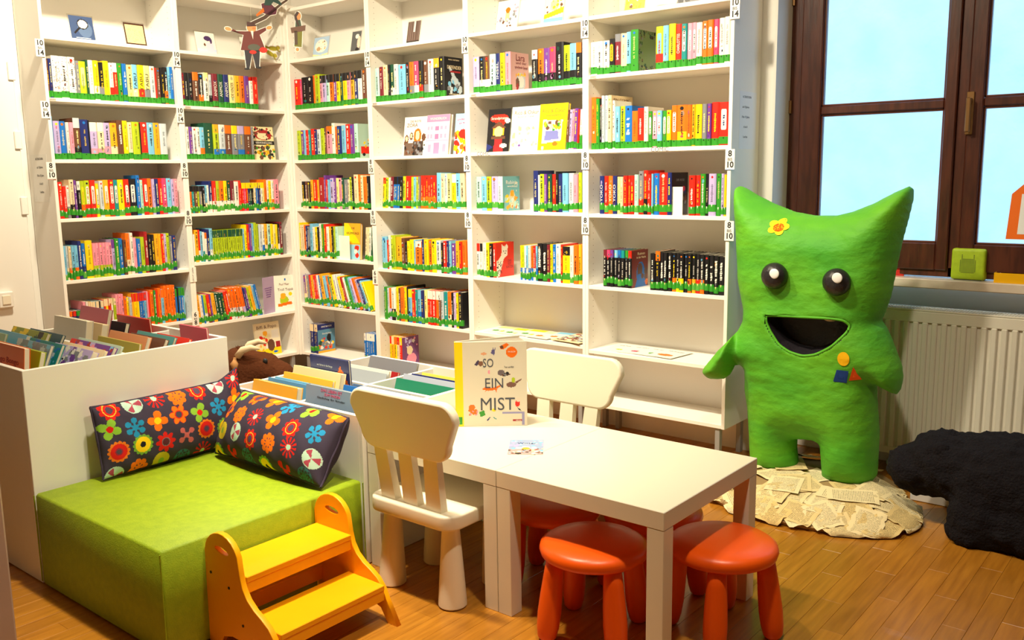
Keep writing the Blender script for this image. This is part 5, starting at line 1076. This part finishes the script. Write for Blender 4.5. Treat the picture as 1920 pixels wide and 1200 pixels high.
def surf(x, z):
    c = min(max(int(round((x - 3.05) / S)), 0), nx - 1); r = min(max(int(round((z + .01) / S)), 0), ny - 1); return YF[r, c]
def decal(name, P, cx, cz, col, lab, off=.003, parent=mon):
    """flat paint shape draped on the front of the body"""
    m = MB(); n = len(P); K = 5; V = [(cx - 3.6, surf(cx, cz) - off, cz)]
    for k in range(1, K + 1):
        for p in P:
            x, z = cx + (p[0] - cx) * k / K, cz + (p[1] - cz) * k / K; V.append((x - 3.6, surf(x, z) - off, z))
    F = [(0, 1 + i, 1 + (i + 1) % n) for i in range(n)]
    for k in range(K - 1):
        for i in range(n): j = (i + 1) % n; a = 1 + k * n; F.append((a + i, a + n + i, a + n + j, a + j))
    m.add(V, F, col); o = m.obj(name, M['matte'], parent, True); o['label'] = lab; return o
fl = [(3.484 + (.030 + .014 * abs(math.cos(2.5 * t))) * math.cos(t) * 1.02, 1.161 + (.024 + .012 * abs(math.cos(2.5 * t))) * math.sin(t)) for t in (2 * math.pi * i / 60 for i in range(60))]
fo = decal('flower', fl, 3.484, 1.161, C255(246, 226, 40), 'yellow painted flower')
decal('flower_centre', ell(3.486, 1.158, .022, .017, 24), 3.486, 1.158, C255(242, 96, 10), 'orange flower centre', .0045)
decal('circle', ell(3.794, .623, .024, .03, 28), 3.794, .623, C255(246, 190, 20), 'yellow painted circle')
decal('square', [(3.768, .574), (3.814, .572), (3.806, .519), (3.755, .522)], 3.787, .547, C255(32, 62, 130), 'blue painted square')
decal('triangle', [(3.832, .592), (3.858, .536), (3.814, .530)], 3.835, .552, C255(240, 96, 30), 'orange painted triangle')
bm_ = bmesh.new(); bmesh.ops.create_uvsphere(bm_, u_segments=24, v_segments=16, radius=1)
sph = bpy.data.meshes.new('ball'); bm_.to_mesh(sph); bm_.free(); sph.polygons.foreach_set('use_smooth', [True] * len(sph.polygons))
def ball(name, m, parent, loc, r):
    me = sph.copy(); me.materials.append(m); me.transform(Matrix.Diagonal((*r, 1))); return link(name, me, parent, T(loc))
eyem = mat('black_gloss_paint', C255(34, 31, 36), .4, bump=(40, .4, 3)); whm = mat('white_paint', C255(240, 240, 240), .6)
for ex, ez, hx, hz in ((3.494, .954, .022, .014), (3.756, .943, .022, .022)):
    e = ball('eye', eyem, mon, (ex - 3.6, surf(ex, ez) - .012, ez), (.057, .046, .057)); e['label'] = 'black bulging eye'
    h = ball('eye_highlight', whm, e, (hx * .75, -.0425, hz), (.0215, .006, .0215)); h['label'] = 'white dot of the eye'
ball('tooth', mat('tooth_paint', C255(206, 190, 160), .5), mon, (.113, -.10, .777), (.026, .02, .011))['label'] = 'single small cream tooth'

# paper covered base
BASE = [(3.29,-.36),(3.36,-.46),(3.50,-.53),(3.609,-.545),(3.77,-.54),(3.902,-.515),(4.02,-.46),(4.105,-.39),(4.135,-.28),(4.132,-.20),(4.09,-.06),(4.01,.03),(3.93,.19),(3.84,.29),(3.6,.32),(3.4,.27),(3.29,.12),(3.25,-.1)]
S2 = .02
BX, BY = np.meshgrid(np.arange(3.2, 4.2, S2), np.arange(-.6, .4, S2)); bi, bd, bbx, bby = polyfield(BASE, BX, BY)
def hb(x, y):
    c = (x - 3.2) / S2; r = (y + .6) / S2; ci, ri = int(np.clip(c, 0, BX.shape[1] - 1)), int(np.clip(r, 0, BX.shape[0] - 1))
    if not bi[ri, ci]: return 0.012
    t = min(bd[ri, ci] / .16, 1); return .022 + .046 * (t * t * (3 - 2 * t)) + .008 * mnoise.noise((x * 7, y * 7, 1))
m = MB(); ids = {}
bx2 = np.where(bi, BX, bbx); by2 = np.where(bi, BY, bby)
for r in range(BX.shape[0] - 1):
    for c in range(BX.shape[1] - 1):
        if bi[r, c] | bi[r + 1, c] | bi[r, c + 1] | bi[r + 1, c + 1]:
            f = []
            for rr, cc in ((r, c), (r, c + 1), (r + 1, c + 1), (r + 1, c)):
                if (rr, cc) not in ids: ids[rr, cc] = len(m.v); m.v.append((bx2[rr, cc] - 3.6, by2[rr, cc], hb(BX[rr, cc], BY[rr, cc]) if bi[rr, cc] else .016))
                f.append(ids[rr, cc])
            m.f.append(tuple(f)); m.c.append((1, 1, 1))
pts = [(p[0] - 3.6, p[1]) for p in BASE]; n = len(pts); o0 = len(m.v)
m.v += [(x, y, .016) for x, y in pts] + [(x * .98, y * .98, 0.0) for x, y in pts]; m.f += [(o0 + i, o0 + (i + 1) % n, o0 + n + (i + 1) % n, o0 + n + i)[::-1] for i in range(n)]; m.c += [(1, 1, 1)] * n
m.f.append(tuple(o0 + n + i for i in range(n))[::-1]); m.c.append((1, 1, 1))
base = m.obj('base', mat('cardboard', C255(168, 138, 92), .9), mon, False); base['label'] = 'flat base covered with old book pages'
pm_ = mat('old_book_page', C255(232, 208, 150), .85); nt = pm_.node_tree; bb = nt.nodes['Principled BSDF']
uv = nt.nodes.new('ShaderNodeUVMap'); sx = nt.nodes.new('ShaderNodeSeparateXYZ'); nt.links.new(uv.outputs[0], sx.inputs[0])
def mth(op, a, b=None):
    n_ = nt.nodes.new('ShaderNodeMath'); n_.operation = op
    for i, q_ in enumerate((a, b)):
        if q_ is None: continue
        if isinstance(q_, (int, float)): n_.inputs[i].default_value = q_
        else: nt.links.new(q_, n_.inputs[i])
    return n_.outputs[0]
u_, v_ = sx.outputs[0], sx.outputs[1]
ln_ = mth('LESS_THAN', mth('FRACT', mth('MULTIPLY', v_, 30)), .48)
cmb = nt.nodes.new('ShaderNodeCombineXYZ'); nt.links.new(mth('MULTIPLY', u_, 60), cmb.inputs[0]); nt.links.new(mth('MULTIPLY', mth('FLOOR', mth('MULTIPLY', v_, 30)), 7.3), cmb.inputs[1])
nz = nt.nodes.new('ShaderNodeTexNoise'); nz.inputs['Scale'].default_value = 1; nz.inputs['Detail'].default_value = 0; nt.links.new(cmb.outputs[0], nz.inputs['Vector'])
wd_ = mth('GREATER_THAN', nz.outputs['Fac'], .42)
mg = mth('MULTIPLY', mth('MULTIPLY', mth('GREATER_THAN', u_, .12), mth('LESS_THAN', u_, .88)), mth('MULTIPLY', mth('GREATER_THAN', v_, .1), mth('LESS_THAN', v_, .9)))
fac = mth('MULTIPLY', mth('MULTIPLY', mth('MULTIPLY', ln_, wd_), mg), .62)
oi = nt.nodes.new('ShaderNodeObjectInfo'); rp = nt.nodes.new('ShaderNodeValToRGB'); rp.color_ramp.elements[0].color = (*C255(226, 196, 128), 1); rp.color_ramp.elements[1].color = (*C255(244, 228, 184), 1)
nt.links.new(oi.outputs['Random'], rp.inputs[0]); mx = nt.nodes.new('ShaderNodeMix'); mx.data_type = 'RGBA'; nt.links.new(fac, mx.inputs['Factor']); nt.links.new(rp.outputs[0], mx.inputs['A']); mx.inputs['B'].default_value = (*C255(70, 58, 44), 1)
nt.links.new(mx.outputs['Result'], bb.inputs['Base Color'])
rp_ = random.Random(11); npage = 0; tries = 0
while npage < 64 and tries < 900:
    tries += 1
    cx, cy = rp_.uniform(3.28, 4.11), rp_.uniform(-.54, .25)
    edge = npage >= 30
    i_, d_, qx, qy = polyfield(BASE, np.array([[cx]]), np.array([[cy]]))
    if not i_[0, 0] or (edge and not (.01 < d_[0, 0] < .07)) or (not edge and d_[0, 0] < .07): continue
    if edge and cy > .1: continue
    a = rp_.uniform(0, math.pi * 2); w_, h_ = (.14, .2) if not edge else (.12, .15); gx, gy = 6, 8
    V, F, UV = [], [], []
    for j in range(gy + 1):
        for i in range(gx + 1):
            u, v = i / gx, j / gy; lx, ly = (u - .5) * w_, (v - .5) * h_
            if edge: lx += .008 * mnoise.noise((lx * 60, ly * 60, npage)); ly += .008 * mnoise.noise((ly * 60, lx * 60, npage + 3))
            x, y = cx + lx * math.cos(a) - ly * math.sin(a), cy + lx * math.sin(a) + ly * math.cos(a)
            z = hb(x, y) + .003 + .00045 * (npage % 30) + (.004 * mnoise.noise((x * 30, y * 30, npage * 1.7))) + .010 * max(0, abs(u - .5) + abs(v - .5) - .78) * rp_.random()
            if edge:
                ii, dd, q1, q2 = polyfield(BASE, np.array([[x]]), np.array([[y]]))
                if not ii[0, 0]:
                    ex = min(dd[0, 0], .022); kx = ex / max(dd[0, 0], 1e-6); x = q1[0, 0] + (x - q1[0, 0]) * kx; y = q2[0, 0] + (y - q2[0, 0]) * kx; z = max(.006, .030 - dd[0, 0] * .5 + .006 * mnoise.noise((x * 50, y * 50, 4)))
            V.append((x - 3.6, y, max(z, .005))); UV.append((u, v))
    F = [(j * (gx + 1) + i, j * (gx + 1) + i + 1, (j + 1) * (gx + 1) + i + 1, (j + 1) * (gx + 1) + i) for j in range(gy) for i in range(gx)]
    me = bpy.data.meshes.new('page'); me.from_pydata(V, [], F); ul = me.uv_layers.new(name='UVMap')
    for lp in me.loops: ul.data[lp.index].uv = UV[lp.vertex_index]
    me.materials.append(pm_); me.polygons.foreach_set('use_smooth', [True] * len(me.polygons)); link('page', me, base); npage += 1

# ================================================================= PLUSH ANIMALS
def blob(name, els, res, amp, freq, material, parent, seed=0, extra=None):
    mbd = bpy.data.metaballs.new('blob'); mbd.resolution = res; mbd.render_resolution = res; mbd.threshold = .12
    for (c, r, rot) in els:
        e = mbd.elements.new(type='ELLIPSOID'); e.co = c; e.radius = 1.0; k = 1.36; e.size_x, e.size_y, e.size_z = (q / 1.0 * k for q in r); e.rotation = rot.to_quaternion() if rot else (1, 0, 0, 0); e.stiffness = 2
    t = bpy.data.objects.new('blobtmp' + name, mbd); COL.objects.link(t); bpy.context.view_layer.update()
    me = bpy.data.meshes.new_from_object(t.evaluated_get(_dg())); bpy.data.objects.remove(t); bpy.data.metaballs.remove(mbd)
    nv = len(me.vertices); co = np.empty(nv * 3); me.vertices.foreach_get('co', co); no = np.empty(nv * 3); me.vertices.foreach_get('normal', no); co = co.reshape(-1, 3); no = no.reshape(-1, 3)
    d = np.array([mnoise.noise((p[0] * freq + seed, p[1] * freq, p[2] * freq)) + .6 * mnoise.noise((p[0] * freq * 2.1, p[1] * freq * 2.1 + seed, p[2] * freq * 2.1)) for p in co])
    co2 = co + no * (d * amp)[:, None]; co2[:, 2] = np.maximum(co2[:, 2], .001); me.vertices.foreach_set('co', co2.ravel()); me.materials.clear(); me.materials.append(material)
    me.polygons.foreach_set('use_smooth', [True] * len(me.polygons)); me.name = name; me.update()
    return link(name, me, parent)
furk = mat('black_plush', C255(27, 25, 30), .95, spec=.15, bump=(110, 1.0, 4))
br = thing('plush_bear', 'large shaggy black plush bear seat standing beside the green monster', 'plush bear', (4.5, -.145, 0))
E_ = lambda x, y, z, a, b_, c, ry=0: ((x, y, z), (a, b_, c), RY(R_(ry)) if ry else None)
blob('body', [E_(.10, .0, .215, .30, .20, .185), E_(.45, .0, .215, .30, .20, .185), E_(-.10, 0, .23, .19, .17, .165), E_(-.27, .0, .25, .155, .125, .125, 14), E_(-.40, .0, .205, .105, .095, .088, 22),
      E_(-.15, -.125, .09, .085, .075, .12), E_(-.15, .125, .09, .085, .075, .12), E_(.08, -.11, .085, .26, .10, .10), E_(.42, -.11, .085, .26, .10, .10), E_(.1, .11, .085, .26, .10, .10), E_(.5, .11, .085, .2, .10, .10), E_(-.16, -.13, .03, .08, .07, .04)], .015, .013, 27, furk, br, 3)
nos = ball('nose', mat('nose_black', C255(14, 13, 15), .5), br, (-.497, .01, .215), (.02, .03, .02))
for sy in (-1, 1): ball('ear', furk, br, (-.29, .01 + sy * .10, .325), (.035, .022, .035))
tailo = ball('tail', furk, br, (.64, 0, .3), (.04, .035, .04))

brn = mat('brown_plush', C255(84, 44, 22), .9, spec=.15, bump=(90, .5, 4)); crm = mat('cream_felt', C255(226, 204, 168), .8)
pl = thing('plush_toy', 'brown plush toy animal with pale horns sitting between the white bins', 'plush toy', (1.60, -1.50, 0), R_(42))
blob('body', [E_(0, 0, .16, .15, .12, .17), E_(-.02, 0, .33, .13, .11, .13), E_(-.03, 0, .47, .12, .10, .11), E_(-.05, 0, .555, .085, .085, .085), E_(.045, -.01, .535, .095, .085, .08, 15), E_(.125, -.01, .515, .06, .065, .055, 10), E_(.06, -.10, .04, .11, .055, .05), E_(.06, .10, .04, .11, .055, .05), E_(.05, -.12, .27, .05, .05, .12), E_(.05, .12, .27, .05, .05, .12)], .016, .004, 40, brn, pl, 5)
for sy in (-1, 1):
    hn = MB().tube([(-.045, sy * .06 - .01, .615), (-.02, sy * .07 - .01, .645), (.02, sy * .075 - .01, .657), (.055, sy * .07 - .01, .648)], [.016, .016, .013, .005], 12).obj('horn', crm, pl, True)
    MB().tube([(-.05, sy * .088 - .01, .615), (-.052, sy * .10 - .01, .59), (-.05, sy * .105 - .01, .555)], [.008, .018, .006], 10).obj('ear', mat('tan_felt', C255(196, 140, 84), .8) if sy < 0 else crm, pl, True)
    ball('eye', M['black'], pl, (.075, sy * .062 - .012, .592), (.011, .008, .012))
    ball('nostril', M['black'], pl, (.172, sy * .022 - .012, .528), (.007, .007, .007))
tf = MB(); 
for k in range(14): tf.tube([(-.06 + .004 * k, -.01 + .01 * math.sin(k * 2.1), .628), (-.066 + .005 * k, -.01 + .016 * math.sin(k * 2.1), .652)], [.004, .001], 5)
tf.obj('forelock', brn, pl)
